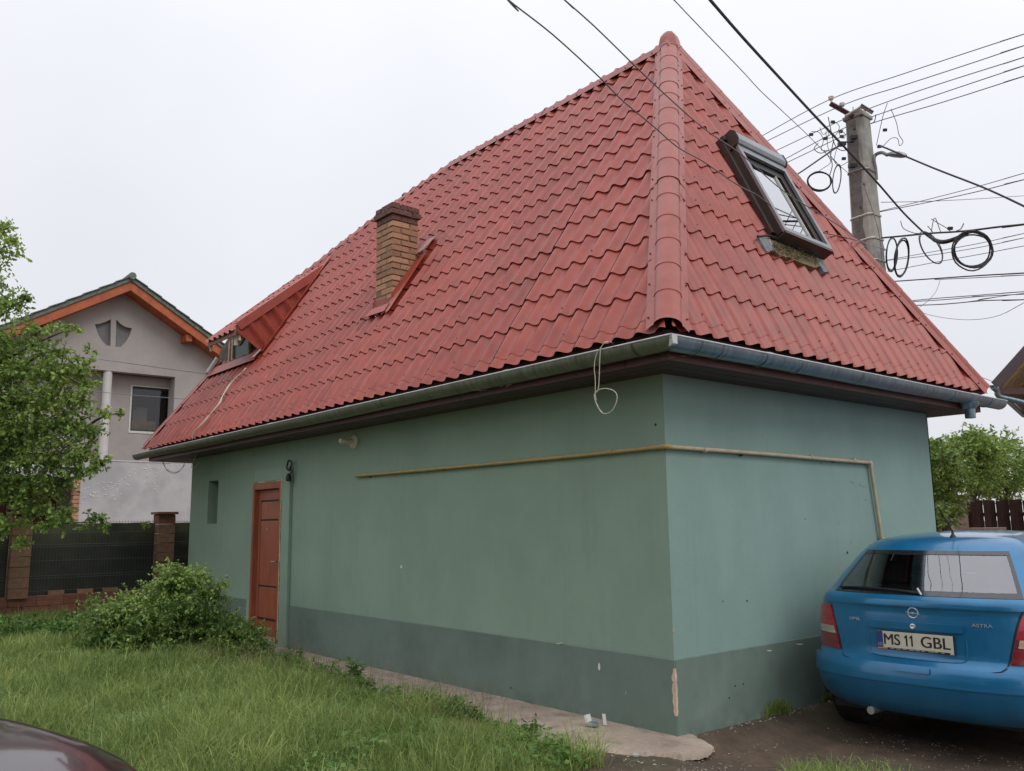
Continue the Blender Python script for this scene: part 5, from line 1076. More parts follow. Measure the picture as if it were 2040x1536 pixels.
def car(name, X, Y, h, zoff, pm, label, detail):
    root = thing(name, (X, Y, zoff), label, 'car', rz=h, world=False)
    cols = list(np.linspace(-1, 1, 49)[:-1])+list(np.linspace(1, 2, 37)[:-1])+list(np.linspace(2, 4, 41)[:-1])+list(np.linspace(4, 5, 37)[:-1])
    zs = [.15, .185, .22, .26, .30, .34, .385, .42, .46, .50, .53, .56, .60, .66, .72, .78, .82, .86, .885, .905, .925, .94, .965, 1.0, 1.05, 1.105, 1.16, 1.21, 1.265, 1.295, 1.32, 1.34, 1.355, 1.37, 1.385, 1.395, 1.40]
    vs = [S0(s, z) for z in zs for s in cols]; n = len(cols); fs = []
    def hole(s, z):
        if z < .965 or z > 1.265: return False
        if -.584 < s < .584: return True
        if 1.10 < s < 1.86 and not (1.42 < s < 1.47): return True
        if 4.14 < s < 4.90 and not (4.53 < s < 4.58): return True
        return 2.28 < s < 3.72
    for j in range(len(zs)-1):
        for i in range(n):
            sc = (cols[i]+(cols[i+1] if i < n-1 else 5))/2
            if hole(sc, (zs[j]+zs[j+1])/2): continue
            fs.append((j*n+i, j*n+(i+1) % n, (j+1)*n+(i+1) % n, (j+1)*n+i))
    fs.append(tuple((len(zs)-1)*n+i for i in range(n)))
    m = MB().add(vs, fs); m.build('body', pm, root, smooth=True, sharp=.55)
    gz_ = [z for z in zs if .965 <= z <= 1.265]
    cc = lambda v: (lambda z: v)
    sg = 14/24
    cpatch(root, 'rear_window', gz_, cc(-sg), cc(sg), 30, .001, 'cglass', 0)
    for a, b, zq in ((-sg, -sg+.04, gz_), (sg-.04, sg, gz_), (-sg, sg, [.965, .985, .998]), (-sg, sg, [1.238, 1.25, 1.265])): cpatch(root, 'window_seal', zq, cc(a), cc(b), 20, .003, 'frit', .003)
    cpatch(root, 'windscreen', gz_, cc(2.3), cc(3.7), 20, .002, 'cglass', 0)
    for a, b in ((1+4/36, 1+15/36), (1+17/36, 1+31/36), (4+5/36, 4+19/36), (4+21/36, 4+32/36)): cpatch(root, 'side_window', gz_, cc(a), cc(b), 10, .002, 'cglass', 0); cpatch(root, 'window_seal', [.96, .975], cc(a), cc(b), 10, .004, 'trim', .004)
    # interior
    MB().box((-.70, .4, .25), (.70, 3.3, .30)).build('cabin_floor', M['seat'], root); MB().box((-.52, .22, .80), (.52, .52, .93)).build('parcel_shelf', M['seat'], root, bevel=.02)
    for x in (-.40, 0, .40): MB().hexa([(x-.22, .70, .4), (x+.22, .70, .4), (x+.22, .85, .4), (x-.22, .85, .4), (x-.20, .56, 1.0), (x+.20, .56, 1.0), (x+.20, .66, 1.0), (x-.20, .66, 1.0)]).build('rear_seat', M['seat'], root, bevel=.04)
    def rest(x, y, z):
        b = MB().hexa([(x-.13, y, z), (x+.13, y, z), (x+.13, y+.09, z), (x-.13, y+.09, z), (x-.11, y-.02, z+.17), (x+.11, y-.02, z+.17), (x+.11, y+.06, z+.17), (x-.11, y+.06, z+.17)]); o = b.build('headrest', M['seat'], root, bevel=.05); o.modifiers[0].segments = 4
    for x in (-.36, .36): rest(x, .58, 1.01); rest(x, 1.62, 1.05); MB().hexa([(x-.24, 1.75, .4), (x+.24, 1.75, .4), (x+.24, 1.9, .4), (x-.24, 1.9, .4), (x-.20, 1.58, 1.05), (x+.20, 1.58, 1.05), (x+.20, 1.7, 1.05), (x-.20, 1.7, 1.05)]).build('front_seat', M['seat'], root, bevel=.05)
    MB().box((-.66, 2.55, .7), (.66, 2.9, .93)).build('dashboard', M['seat'], root, bevel=.05)
    for sx in (-1, 1):
        for y in (.74, 3.28):
            w = sub_l('wheel', (sx*.77, y, .21), root)
            MB().lathe((sx*-.095, 0, 0), (sx, 0, 0), [(0, .20), (0, .28), (.02, .30), (.05, .305), (.14, .305), (.17, .30), (.19, .275), (.19, .20)], 32).build('tyre', M['tyre'], w, smooth=True)
            MB().lathe((sx*.02, 0, 0), (sx, 0, 0), [(0, .20), (.07, .20), (.055, .17), (.06, .08), (.075, .05), (.075, .01)], 24).build('rim', M['alu'], w, smooth=True)
            P = [(sx*.852, y+.345*math.cos(a), .21+.345*math.sin(a)) for a in np.linspace(-.1, PI+.1, 24)]; MB().tube(P, .022, 6).build('wheel_arch', M['trim'], root, smooth=True)
    for s_, z0, z1 in ((1+3.2/36, .62, .96), (1+16/36, .22, .96), (1+31.2/36, .26, .96)):
        for ss in (s_, 6-s_): MB().tube([tuple(Sn(ss, z, .0015)) for z in np.linspace(z0, z1, 14)], .0032, 5).build('door_gap', M['trim'], root, smooth=True)
    for sx, s_ in ((1, 1.38), (-1, 4.62), (1, 1.62), (-1, 4.38)): c_ = Sn(s_, .80, .012); MB().box((c_[0]-.012, c_[1]-.08, .785), (c_[0]+.012, c_[1]+.08, .812)).build('door_handle', M['trim'], root, bevel=.008)
    for sx, s_ in ((1, 1.84), (-1, 4.16)): c_ = Sn(s_, .99, .0); MB().box((c_[0]+sx*.02, c_[1]-.03, .95), (c_[0]+sx*.20, c_[1]+.06, 1.06)).build('side_mirror', pm, root, bevel=.03)
    for a_, b_ in ((1.12, 1.85), (4.15, 4.88)): MB().tube([tuple(Sn(a_+(b_-a_)*t, .58, .004)) for t in np.linspace(0, 1, 20)], .014, 6).build('side_strip', M['trim'], root, smooth=True)
    MB().box((-.72, .25, .12), (.72, 3.9, .17)).build('underbody', M['black'], root)
    # rear bumper, tailgate, lamps
    cpatch(root, 'rear_bumper', [.17, .20, .25, .30, .345, .375, .385], cc(-.985), cc(.985), 60, .010, pm, .03); cpatch(root, 'rear_bumper', [.386, .395, .42, .45, .475, .492, .50], cc(-.985), cc(.985), 60, .022, pm, .035)
    gl = herm([.503, .512, .54, .60, .865, .885, .935], [.46, .52, .55, .565, .635, .645, .70])
    gzs = [.503, .512, .525, .54, .57, .60, .65, .70, .75, .80, .84, .865, .885, .905, .92, .932, .94]
    cpatch(root, 'tailgate', gzs, lambda z: -s_of(gl(z), z), lambda z: s_of(gl(z), z), 40, .007, pm, .016)
    cpatch(root, 'gate_gap', gzs, lambda z: -s_of(gl(z)+.012, z), lambda z: s_of(gl(z)+.012, z), 40, .0012, 'trim', .002)
    cpatch(root, 'gate_lip', [.895, .91, .925, .938, .95], lambda z: -s_of(.69, z), lambda z: s_of(.69, z), 40, .018, pm, .02)
    for sx in (-1, 1):
        tl = sub_l('taillight', (0, 0, 0), root)
        def lens(nm, z0, z1, mt, in_=0, out_=.86, off=.010):
            zz_ = list(np.linspace(z0, z1, 5)); a = lambda z: sx*s_of(gl(z)+.016+in_, z); b = lambda z: sx*(out_-(0.10*max(0, (z-.84)/.03)))
            cpatch(root, nm, zz_, (a if sx > 0 else b), (b if sx > 0 else a), 14, off, mt, .014, par=tl)
        lens('lens', .765, .866, 'red_l', off=.012); lens('lens', .716, .763, 'red_l', off=.009); lens('reversing_lens', .662, .714, 'clear_l', .02, .74); lens('lens', .5535, .660, 'red_d', off=.012)
        lens('lens_edge', .6625, .7135, 'red_d', 0, .86, .006)
    cpatch(root, 'bumper_catch', [.462, .470, .484, .489], cc(-.045), cc(.045), 8, .040, pm, .03)
    MB().tube([(-.36, .25, .15), (-.36, .06, .155)], .028, 12).build('exhaust', M['strap'], root, smooth=True)
    if not detail:
        MB().tube([(0, .9, 1.375), (0, .55, 1.55)], .004, 6).build('antenna', M['black'], root); return root
    yg = fR(.66)-.008
    pl = sub_l('number_plate', (0, 0, 0), root); tilt = .0
    MB().box((-.262, yg-.016, .659-.065), (.262, yg-.002, .659+.063)).build('plate_frame', M['trim'], pl, bevel=.006)
    MB().box((-.257, yg-.019, .659-.051), (.257, yg-.0165, .659+.059)).build('plate_sheet', M['plate'], pl, bevel=.004)
    MB().box((-.2565, yg-.0205, .659-.0505), (-.216, yg-.0192, .659+.0585)).build('plate_band', M['eu'], pl)
    for q in (-.0018, .0, .0018): text('MS', .074, 'trim', pl, (-.152+q, yg-.0198-q*.05, .665), .110, .0006); text('GBL', .074, 'trim', pl, (.142+q, yg-.0198-q*.05, .665), .190, .0006)
    for x in (-.052, -.016):
        MB().prism([(x+a, yg-.0195, .665+b) for a, b in ((-.004, -.037), (.007, -.037), (.007, .037), (.0, .037), (-.013, .024), (-.013, .012), (-.004, .019))], (0, -.0009, 0)).build('digit_one', M['trim'], pl); text('RO', .022, 'plate', pl, (-.236, yg-.0210, .629), .030, .0004)
    MB().box((-.257, yg-.0172, .5975), (-.19, yg-.0162, .609)).build('dealer_sticker', mat('orange_sticker', (.6, .3, .12), .5, .1), pl); MB().box((.232, yg-.0172, .5965), (.257, yg-.0162, .610)).build('dealer_sticker', M['plate'], pl)
    for k in range(9): MB().box((-.17+.043*k, yg-.0172, .601), (-.17+.043*k+random.uniform(.02, .036), yg-.0162, .6045)).build('frame_print', M['plate'], pl)
    cpatch(root, 'grip_strip', [.738, .742, .750, .768, .782, .788, .790], lambda z: -s_of(.315-(.02 if z > .785 or z < .741 else 0), z), lambda z: s_of(.315-(.02 if z > .785 or z < .741 else 0), z), 26, .026, pm, .022)
    for q in (((-.31, .525), (.31, .535)),): 
        P = [tuple(Sn(s_of(x, z), z, .007)) for x, z in ((-.33, .70), (-.325, .58), (-.30, .548), (-.2, .540), (0, .537), (.2, .540), (.30, .548), (.325, .58), (.33, .70))]; MB().tube(crv(P, 6), .006, 6).build('recess_edge', pm, root, smooth=True)
    MB().lathe(Sn(0, .764, .02), (0, -1, 0), [(0, .02), (.014, .019), (.016, .013), (.012, .008)], 16).build('boot_lock', M['chrome'], root, smooth=True)
    em = sub_l('emblem', (0, 0, 0), root); c = Sn(0, .853, .012)
    MB().tube([tuple(c+np.array([.034*math.cos(a), 0, .034*math.sin(a)])) for a in np.linspace(0, 2*PI, 33)[:-1]], .0045, 8, closed=True).build('emblem_ring', M['chrome'], em, smooth=True)
    z_ = c[2]; MB().prism([(x, c[1]-.004, z_+z) for x, z in ((-.050, .006), (-.002, .0005), (-.006, .008), (.050, -.006), (.050, -.0075), (.004, -.0015), (.007, -.009), (-.050, .0045))], (0, -.006, 0)).build('emblem_blade', M['chrome'], em)
    p = Sn(s_of(.43, .795), .795, .012); o = text('ASTRA', .021, 'chrome', root, (0, 0, 0), .125, .002, 'badge'); o.location = tuple(p); o.rotation_euler = (0, 0, .14)
    p = Sn(s_of(-.43, .785), .785, .012); o = text('OPEL', .020, 'chrome', root, (0, 0, 0), .085, .002, 'badge'); o.location = tuple(p); o.rotation_euler = (0, 0, -.14)
    a0 = Sn(s_of(.0, .96), .955, .03); wp = sub_l('rear_wiper', (0, 0, 0), root)
    MB().tube(crv([Sn(s_of(.03, .968), .972, .012), Sn(s_of(-.15, .985), .985, .016), Sn(s_of(-.40, .995), .992, .016), Sn(s_of(-.60, .98), .985, .014)], 8), .008, 6).build('wiper_arm', M['black'], wp, smooth=True); MB().tube([Sn(s_of(.04, .965), .965, .01), Sn(s_of(.01, 1.0), .995, .03)], .007, 6).build('washer_nozzle', M['pale'], wp)
    ab = np.array([.10, .62, 1.352]); MB().lathe(ab, (0, 0, 1), [(-.01, .030), (.01, .022), (.03, .010), (.06, .006)], 10).build('antenna_base', M['black'], root, smooth=True)
    MB().tube([tuple(ab+np.array([0, 0, .05])), tuple(ab+np.array([-.035, -.10, .20])), tuple(ab+np.array([-.04, -.11, .225]))], .0045, 6).build('antenna', M['black'], root)
    return root
def sub_l(name, loc, par):
    o = bpy.data.objects.new(name, None); COL.objects.link(o); o.parent = par; o.location = loc; o.empty_display_size = .1; return o
_h = .055; bfw = np.array([-math.sin(_h), math.cos(_h)])
car('blue_hatchback', 1.19-bfw[0]*.05, 1.141-bfw[1]*.05, _h, 0, M['blue'], 'blue hatchback parked beside the green wall, its rear to the viewer', True)
mr_ = math.atan2(.768, .64)      # the dark red car stands across the foreground, only its front wing reaches into view
mf = np.array([math.cos(mr_), math.sin(mr_)])
MC = 0
mcar = car('maroon_car', -.61-.64*.15, -7.54-.768*.15, mr_-PI/2, -.008, M['maroon'], 'glossy dark maroon car, just its bonnet edge showing in the lower left corner', False)
mcar.scale = (1.08, 1.08, 1.08)
# ------------------------------------------------------------------ vegetation
def leaves(P, D, Nn_, size, aspect=.5, droop=.15, curl=.2):
    """P base points, D directions, N normals (n,3); size (n,) -> verts, faces (folded six-point leaf)"""
    n = len(P); D = D/(np.linalg.norm(D, axis=1, keepdims=True)+1e-9); Nn_ = Nn_-D*(np.sum(D*Nn_, 1, keepdims=True)); Nn_ /= (np.linalg.norm(Nn_, axis=1, keepdims=True)+1e-9)
    Sd = np.cross(D, Nn_); s = size[:, None]; w = aspect*s*.5
    v = np.stack([P, P+D*s*.35+Sd*w+Nn_*s*.05, P+D*s*.70+Sd*w*.8-Nn_*s*curl*.2, P+D*s-Nn_*s*curl*.6, P+D*s*.70-Sd*w*.8-Nn_*s*curl*.2, P+D*s*.35-Sd*w+Nn_*s*.05, P+D*s*.5-Nn_*s*.06], 1).reshape(-1, 3)
    b = np.arange(n)[:, None]*7; q = np.array([[0, 1, 6, 0], [1, 2, 6, 1], [2, 3, 6, 2], [3, 4, 6, 3], [4, 5, 6, 4], [5, 0, 6, 5]])[:, :3]
    f = (b[:, None, :]+q[None]).reshape(-1, 3); return v, f, 7
def leafmesh(name, P, D, Nn_, size, tint, mt, parent=None, **k):
    v, f, c = leaves(np.array(P), np.array(D), np.array(Nn_), np.array(size), **k); me = npmesh(name, v, f, {'tint': np.repeat(np.clip(tint, 0, 1), c)}); return link(name, me, M[mt], parent)
def foliage(clumps, per, lsize, twig=.5, spread=.10, seed=1, up=.55, tint0=.35):
    """twigs fanning out from every clump centre, leaves set along them"""
    r = np.random.default_rng(seed); P = []; D = []; Nn_ = []; Sz = []; T = []; tw = []
    for (x, y, z, R, dens) in clumps:
        c = np.array([x, y, z]); nt_ = max(3, int(per*dens*R)); ct = r.uniform(-.25, .25)
        for i in range(nt_):
            d = r.normal(size=3); d[2] = d[2]*.55+.12; d /= np.linalg.norm(d); a = c+d*R*r.uniform(.0, .45); L_ = R*r.uniform(.4, 1.0)*twig*2; e = a+d*L_+np.array([0, 0, -.12*L_]); tw.append((a, e))
            m = int(6+L_/lsize*1.6)
            for k in range(m):
                t = (k+r.uniform())/m; p = a+(e-a)*t+np.array([0, 0, .10*L_*t*(1-t)]); ld = d*.5+r.normal(size=3)*.8+np.array([0, 0, -.25]); nn = np.array([0, 0, 1.0])*up+r.normal(size=3)*.5
                P.append(p+r.normal(size=3)*spread*lsize); D.append(ld); Nn_.append(nn); Sz.append(lsize*r.uniform(.55, 1.25)); T.append(tint0+ct+r.normal()*.2+(.12 if t > .7 else 0))
    return P, D, Nn_, Sz, T, tw
def twigs(tw, r0, par, mt='bark', name='twigs', keep=1.0, seed=0):
    m = MB(); r = random.Random(seed)
    for a, e in tw:
        if r.random() > keep: continue
        mid = (a+e)/2+np.array([0, 0, .03]); m.tube([a, mid, e], [r0, r0*.7, r0*.35], 4, caps=False)
    o = m.build(name, M[mt], par); o['kind'] = 'stuff'; return o
def limb(par, pts, r0, r1, name='limb', mt='bark'):
    P = crv(pts, 5); return MB().tube(P, list(np.linspace(r0, r1, len(P))), 8).build(name, M[mt], par, smooth=True)
# --- tree at the left edge, in front of the fence
tr = thing('left_tree', at(-70, 1240, 12.6)[:2]+(0,), 'leafy green tree leaning in from the left edge over the fence', 'tree')
B = np.array(at(-70, 1240, 12.6)); B[2] = 0
limb(tr, [B, B+[0, 0, 1.2], np.array(at(-60, 900, 12.4)), np.array(at(-70, 650, 12.4)), np.array(at(-60, 450, 12.4))], .13, .035, 'trunk')
CL = []
def cp(px, py, d, R, dens=1.0): p = at(px, py, d); CL.append((*p, R, dens))
for q in ((-10, 500, 12.2, .34, .8), (8, 455, 12.3, .16, .8), (20, 480, 12.2, .15, .6), (-15, 560, 12.2, .22, .7), (25, 605, 12.0, .22, .9), (-20, 620, 12.4, .4, .8), (50, 590, 12, .10, .8),
          (25, 680, 12.2, .35, .9), (80, 660, 12.0, .24, .9), (-30, 720, 12.5, .6, 1), (95, 700, 11.9, .26, .9), (140, 655, 11.9, .13, .7), (55, 740, 12.2, .5, 1.1), (120, 745, 11.9, .34, 1), (160, 735, 11.8, .20, .8), (178, 765, 11.8, .16, .7), (30, 800, 12.3, .6, 1.1), (105, 800, 12, .42, 1.1), (150, 800, 11.8, .26, .9), (-20, 870, 12.6, .7, 1.1),
          (60, 850, 12.2, .5, 1.1), (130, 850, 11.9, .36, 1.1), (175, 862, 11.7, .20, .9), (205, 822, 11.6, .12, .7), (238, 822, 11.6, .07, .7), (30, 910, 12.3, .55, 1.2), (110, 905, 12, .40, 1.2), (165, 905, 11.7, .22, 1), (200, 920, 11.6, .12, .9), (150, 940, 11.8, .20, .9), (190, 935, 11.6, .11, .7), (60, 960, 12.2, .42, 1.2), (115, 960, 12, .26, 1), (10, 990, 12.3, .45, 1.2), (70, 1010, 12.1, .28, 1), (130, 1030, 11.8, .18, 1.1), (95, 1045, 11.9, .14, 1), (10, 1050, 12.1, .28, 1), (40, 1080, 12, .12, .7),
          (190, 1033, 12.6, .13, .9), (207, 1050, 12.6, .07, .8), (165, 1052, 12.4, .06, .7), (292, 1044, 13.6, .06, .7), (-60, 800, 12.6, .7, 1), (-70, 950, 12.6, .7, 1), *[(-110-60*math.sin(i*1.7), 560+i*42, 12.5+.6*math.cos(i*2.3), .55, .8) for i in range(13)], (-60, 430, 12.4, .35, .8), (-85, 480, 12.5, .4, .8), (180, 700, 11.9, .1, .5), (160, 715, 11.9, .1, .5)): cp(*q)
P, D, Nn_, Sz, T, tw = foliage(CL, 150, .064, twig=.62, seed=5, tint0=.50)
leafmesh('crown', P, D, Nn_, Sz, T, 'leaf', tr, aspect=.55)['kind'] = 'stuff'; twigs(tw, .006, tr, keep=.4)
for pts in (((-65, 900), (20, 860), (120, 850), (200, 822)), ((-65, 800), (30, 740), (100, 700), (160, 735)), ((-65, 700), (-10, 640), (40, 600)), ((-66, 950), (30, 920), (150, 935), (200, 925)), ((-65, 1000), (20, 1000), (90, 1040), (190, 1040)), ((-62, 600), (-30, 520), (10, 460)), ((-64, 850), (40, 800), (110, 800), (180, 770)), ((-64, 760), (60, 690), (140, 655)), ((150, 880), (190, 838), (238, 822))):
    limb(tr, [at(x, y, 12.5-.5*i/3) for i, (x, y) in enumerate(pts)], .03, .006)
# --- bramble-like rose bush before the far end of the wall
bu = thing('rose_bush', at(330, 1330, 9.7)[:2]+(0,), 'wide unruly rose bush growing before the door end of the green house', 'bush')
bc = np.array(at(330, 1330, 10)); bc[2] = 0; CL = []
hxy = np.array([_r[0], _r[1], 0])
rb = random.Random(4)
out_ = [(185, 1225, 1190), (215, 1235, 1185), (250, 1240, 1180), (290, 1225, 1160), (330, 1200, 1135), (370, 1175, 1130), (400, 1190, 1140), (440, 1235, 1185), (475, 1270, 1235), (500, 1290, 1262)]
for i in range(185):
    px = rb.uniform(180, 510); top = np.interp(px, [170, 200, 240, 280, 320, 350, 390, 430, 470, 510], [1215, 1198, 1200, 1170, 1148, 1128, 1140, 1185, 1232, 1275]); py = top+14+(1310-top)*rb.random()**1.1; d = 9.9+rb.uniform(-.55, .7)*(.3+(py-top)/180)
    if py > 1318-(10 if px < 250 else 0): continue
    CL.append((*at(px, py, d), rb.uniform(.10, .21), .9))
P, D, Nn_, Sz, T, tw = foliage(CL, 215, .037, twig=.7, seed=8, tint0=.48, up=.8)
zz_ = np.array(P)[:, 2]; T = np.array(T)+.25*sm((zz_-.45)/.6)-.05  # leaf tint rises with height: light on the bush top put into the colour
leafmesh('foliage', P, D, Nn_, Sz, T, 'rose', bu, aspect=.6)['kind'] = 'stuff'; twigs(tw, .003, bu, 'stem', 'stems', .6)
P, D, Nn_, Sz, T = [], [], [], [], []
for k, pts in enumerate((((330, 1300), (325, 1200), (345, 1135), (385, 1145), (430, 1200)), ((350, 1300), (370, 1200), (405, 1150), (435, 1165)), ((300, 1300), (260, 1230), (220, 1215), (178, 1225)), ((340, 1300), (390, 1200), (440, 1160), (450, 1175)), ((300, 1300), (280, 1215), (255, 1190), (235, 1185)), ((370, 1300), (430, 1240), (480, 1235), (520, 1290)), ((330, 1300), (345, 1190), (352, 1130)), ((360, 1300), (395, 1230), (425, 1180), (455, 1160)), ((250, 1300), (205, 1240), (175, 1190)), ((345, 1300), (300, 1190), (280, 1160)))):
    Q = crv([at(x, y, 9.9-.25*i/4+.2*(k % 3)) for i, (x, y) in enumerate(pts)], 7); MB().tube(Q, list(np.linspace(.008, .0025, len(Q))), 5).build('stem', M['stem'], bu, smooth=True)
    for i in range(8, len(Q)):
        for j in range(9): P.append(Q[i]+rng.normal(size=3)*.025); D.append(rng.normal(size=3)); Nn_.append(np.array([0, 0, .8])+rng.normal(size=3)*.5); Sz.append(.03*rng.uniform(.7, 1.3)); T.append(.65+rng.normal()*.2)
leafmesh('shoot_leaves', P, D, Nn_, Sz, T, 'rose', bu, aspect=.6)['kind'] = 'stuff'
# --- broad leaved weeds, each a plant
def weed(px, py, d, h, n, ls, label, mt='weed', spread=.12, tint=.55, group='leafy weeds in the lawn'):
    b = on(px, py, 2, float(gz(*on(px, py, 2, 0)[:2]))); b = np.array(b); t = thing('weed_plant', tuple(b), label, 'plant', group); P, D, Nn_, Sz, T = [], [], [], [], []
    m = MB()
    for k in range(n):
        a = rng.uniform(0, 2*PI); top = b+np.array([math.cos(a)*spread*rng.uniform(.2, 1), math.sin(a)*spread*rng.uniform(.2, 1), h*rng.uniform(.55, 1.05)]); m.tube([b, (b+top)/2+np.array([0, 0, .02]), top], .003, 4, caps=False)
        for i in range(9):
            tt = .25+.75*i/8; p = b+(top-b)*tt; a2 = i*2.4+k; P.append(p); D.append(np.array([math.cos(a2), math.sin(a2), .45+.5*(i > 6)])); Nn_.append(np.array([0, 0, 1.])+rng.normal(size=3)*.2); Sz.append(ls*rng.uniform(.7, 1.2)*(1.1-.4*tt)); T.append(tint+rng.normal()*.15)
    m.build('stems', M['stem'], t); leafmesh('leaves', P, D, Nn_, Sz, T, mt, t, aspect=.42, curl=.35)
weed(440, 1302, 0, .30, 12, .10, 'bright green leafy weed at the right foot of the rose bush', spread=.22, tint=.75)
weed(475, 1296, 0, .24, 7, .09, 'bright green weed between the rose bush and the door', spread=.15, tint=.7)
weed(145, 1320, 0, .26, 6, .08, 'pale leafy weed left of the rose bush in the lawn', spread=.1, tint=.8); weed(232, 1335, 0, .26, 5, .09, 'tall leafy weed before the left foot of the rose bush', spread=.08, tint=.7); weed(196, 1345, 0, .24, 5, .08, 'dark leafy weed in the lawn below the rose bush', spread=.08, tint=.4)
weed(706, 1362, 0, .22, 8, .11, 'broad leaved weed at the lawn edge beside the concrete strip', spread=.1, tint=.45); weed(925, 1440, 0, .12, 7, .09, 'low dark weed cluster at the lawn edge below the pipe', spread=.12, tint=.2); weed(945, 1446, 0, .12, 5, .08, 'small dark weed by the concrete edge near the plastic scraps', spread=.08, tint=.2)
weed(566, 1330, 0, .16, 5, .08, 'small leafy weed in front of the door step', spread=.09, tint=.55)
# nettles along the foot of the fence
CL = []
for i in range(70): px = random.uniform(-60, 165); CL.append((*at(px, random.uniform(1238, 1285), random.uniform(10.6, 12.2)), random.uniform(.10, .18), .9))
P, D, Nn_, Sz, T, tw = foliage(CL, 70, .06, twig=.6, seed=12, tint0=.2, up=.8); o = leafmesh('nettle_patch', P, D, Nn_, Sz, T, 'weed'); tag(o, 'dark green nettle patch at the foot of the block fence', kind='stuff')
# --- trees behind the plank fence
for k, (px, py, d, w, h_, lb, tn) in enumerate(((1870, 905, 17, 36, 150, 'bushy green tree right against the far corner of the green house', .45), (1935, 880, 21, 44, 150, 'tallest green tree behind the plank fence with pale leaf tips', .55), (2000, 905, 22, 50, 150, 'green tree filling the right edge above the plank fence', .45), (1885, 1010, 15.8, 16, 60, 'low dark shrub between the green wall and the pink pillar', .3))):
    t = thing('garden_tree', at(px, 1060, d)[:2]+(0,), lb, 'tree', 'trees behind the plank fence'); r = random.Random(k+20); CL = []
    for i in range(34 if w > 20 else 12):
        a = r.uniform(0, 2*PI); rr_ = r.random()**.5; x = px+w*rr_*math.cos(a)*1.15; y = py+h_*.45*(rr_*math.sin(a))+h_*.18
        if w > 20: y = max(y, 862+abs(x-px)*.5+r.uniform(0, 8)+(12 if k != 1 else 0))
        CL.append((*at(x, y, d+r.uniform(-1, 1)), r.uniform(.22, .42)*(d/20 if w > 20 else .55), .9))
    P, D, Nn_, Sz, T, tw = foliage(CL, 80, .078 if w > 20 else .065, twig=.65, seed=30+k, tint0=tn+.05); leafmesh('crown', P, D, Nn_, Sz, T, 'leafr', t, aspect=.6)['kind'] = 'stuff'; twigs(tw, .008, t, keep=.5)
    B = np.array(at(px, 1060, d)); B[2] = 0; limb(t, [B, B+[0, 0, 1], np.array(at(px+4, py+30, d)), np.array(at(px, py-10, d))], .09, .02, 'trunk')
    for i in range(5): c = CL[i*2]; limb(t, [B+[0, 0, 1.2], (B+[0, 0, 1.2]+np.array(c[:3]))/2+np.array([0, 0, .2]), np.array(c[:3])], .03, .01)
# far trees that close the horizon
P, D, Nn_, Sz, T = [], [], [], [], []
CL = []
for i in range(90):
    a = random.uniform(0, 1); px = -300+2900*a; d = random.uniform(42, 60)
    if 1700 < px < 2150: continue
    CL.append((*at(px, 1040+random.uniform(-40, 10), d), random.uniform(1.2, 2.2), .5))
P, D, Nn_, Sz, T, tw = foliage(CL, 30, .4, twig=.6, seed=77, tint0=.4); o = leafmesh('far_trees', P, D, Nn_, Sz, T, 'leafr'); tag(o, 'far belt of green trees behind the houses', kind='stuff')

# unseen tree belt added behind the viewer to shade walls and darken reflections
CL = []
for i in range(380):
    a = random.uniform(math.radians(-178), math.radians(-52)); d = random.uniform(11, 15); x = 1.5+d*math.cos(a); y = -2.5+d*math.sin(a)
    if (x-CAM[0])*_w[0]+(y-CAM[1])*_w[1] > -1.5 and ((x-CAM[0])*_r[0]+(y-CAM[1])*_r[1]) < 4: continue
    CL.append((x, y, random.uniform(.3, 7.0), random.uniform(.7, 1.2), .5))
P, D, Nn_, Sz, T, tw = foliage(CL, 34, .30, twig=.7, seed=91, tint0=.3); o = leafmesh('shading_trees', P, D, Nn_, Sz, T, 'leafr'); tag(o, 'unseen belt of trees added behind the viewer to shade the walls', kind='stuff')

# ------------------------------------------------------------------ grass
def blades(X, Y, Z, H, Wd, tint, lean, name, mt, label, seed=0, bend=.5):
    r = np.random.default_rng(seed); n = len(X); a = r.uniform(0, 2*PI, n); ld = np.stack([np.cos(a), np.sin(a), np.zeros(n)], 1); f = r.uniform(0, 2*PI, n); sd = np.stack([np.cos(f), np.sin(f), np.zeros(n)], 1)
    B = np.stack([X, Y, Z], 1); h = H[:, None]; w = Wd[:, None]*.5; le = lean[:, None]; up = np.array([0, 0, 1.0])
    m1 = B+up*h*.45+ld*h*le*.22; m2 = B+up*h*(.80-.12*le)+ld*h*le*.6; tp = B+up*h*(1-.35*le*bend*2)+ld*h*le*1.15
    v = np.stack([B-sd*w, B+sd*w, m1-sd*w*.9, m1+sd*w*.9, m2-sd*w*.6, m2+sd*w*.6, tp], 1).reshape(-1, 3); b = np.arange(n)[:, None, None]*7
    q = np.array([[0, 1, 3], [0, 3, 2], [2, 3, 5], [2, 5, 4], [4, 5, 6]])[None]; fc = (b+q).reshape(-1, 3)
    me = npmesh(name, v, fc, {'tint': np.repeat(np.clip(tint, 0, 1), 7)}); o = link(name, me, M[mt]); tag(o, label, kind='stuff'); return o
def scatter(n, x0, x1, y0, y1, seed, keep):
    r = np.random.default_rng(seed); X = r.uniform(x0, x1, n); Y = r.uniform(y0, y1, n); k = keep(X, Y, r); return X[k], Y[k], r
ex = np.linspace(-14, 6, 300); ey = np.array([grass_edge(x) for x in ex])
def nfield(X, Y, s, seed=0):   # cheap smooth noise
    return (np.sin(X*s*1.7+seed)*np.cos(Y*s*2.1+seed*2)+np.sin(X*s*3.9+Y*s*2.3+seed)*.5+np.sin(Y*s*5.1-X*s*3.1+seed*3)*.35)/1.85
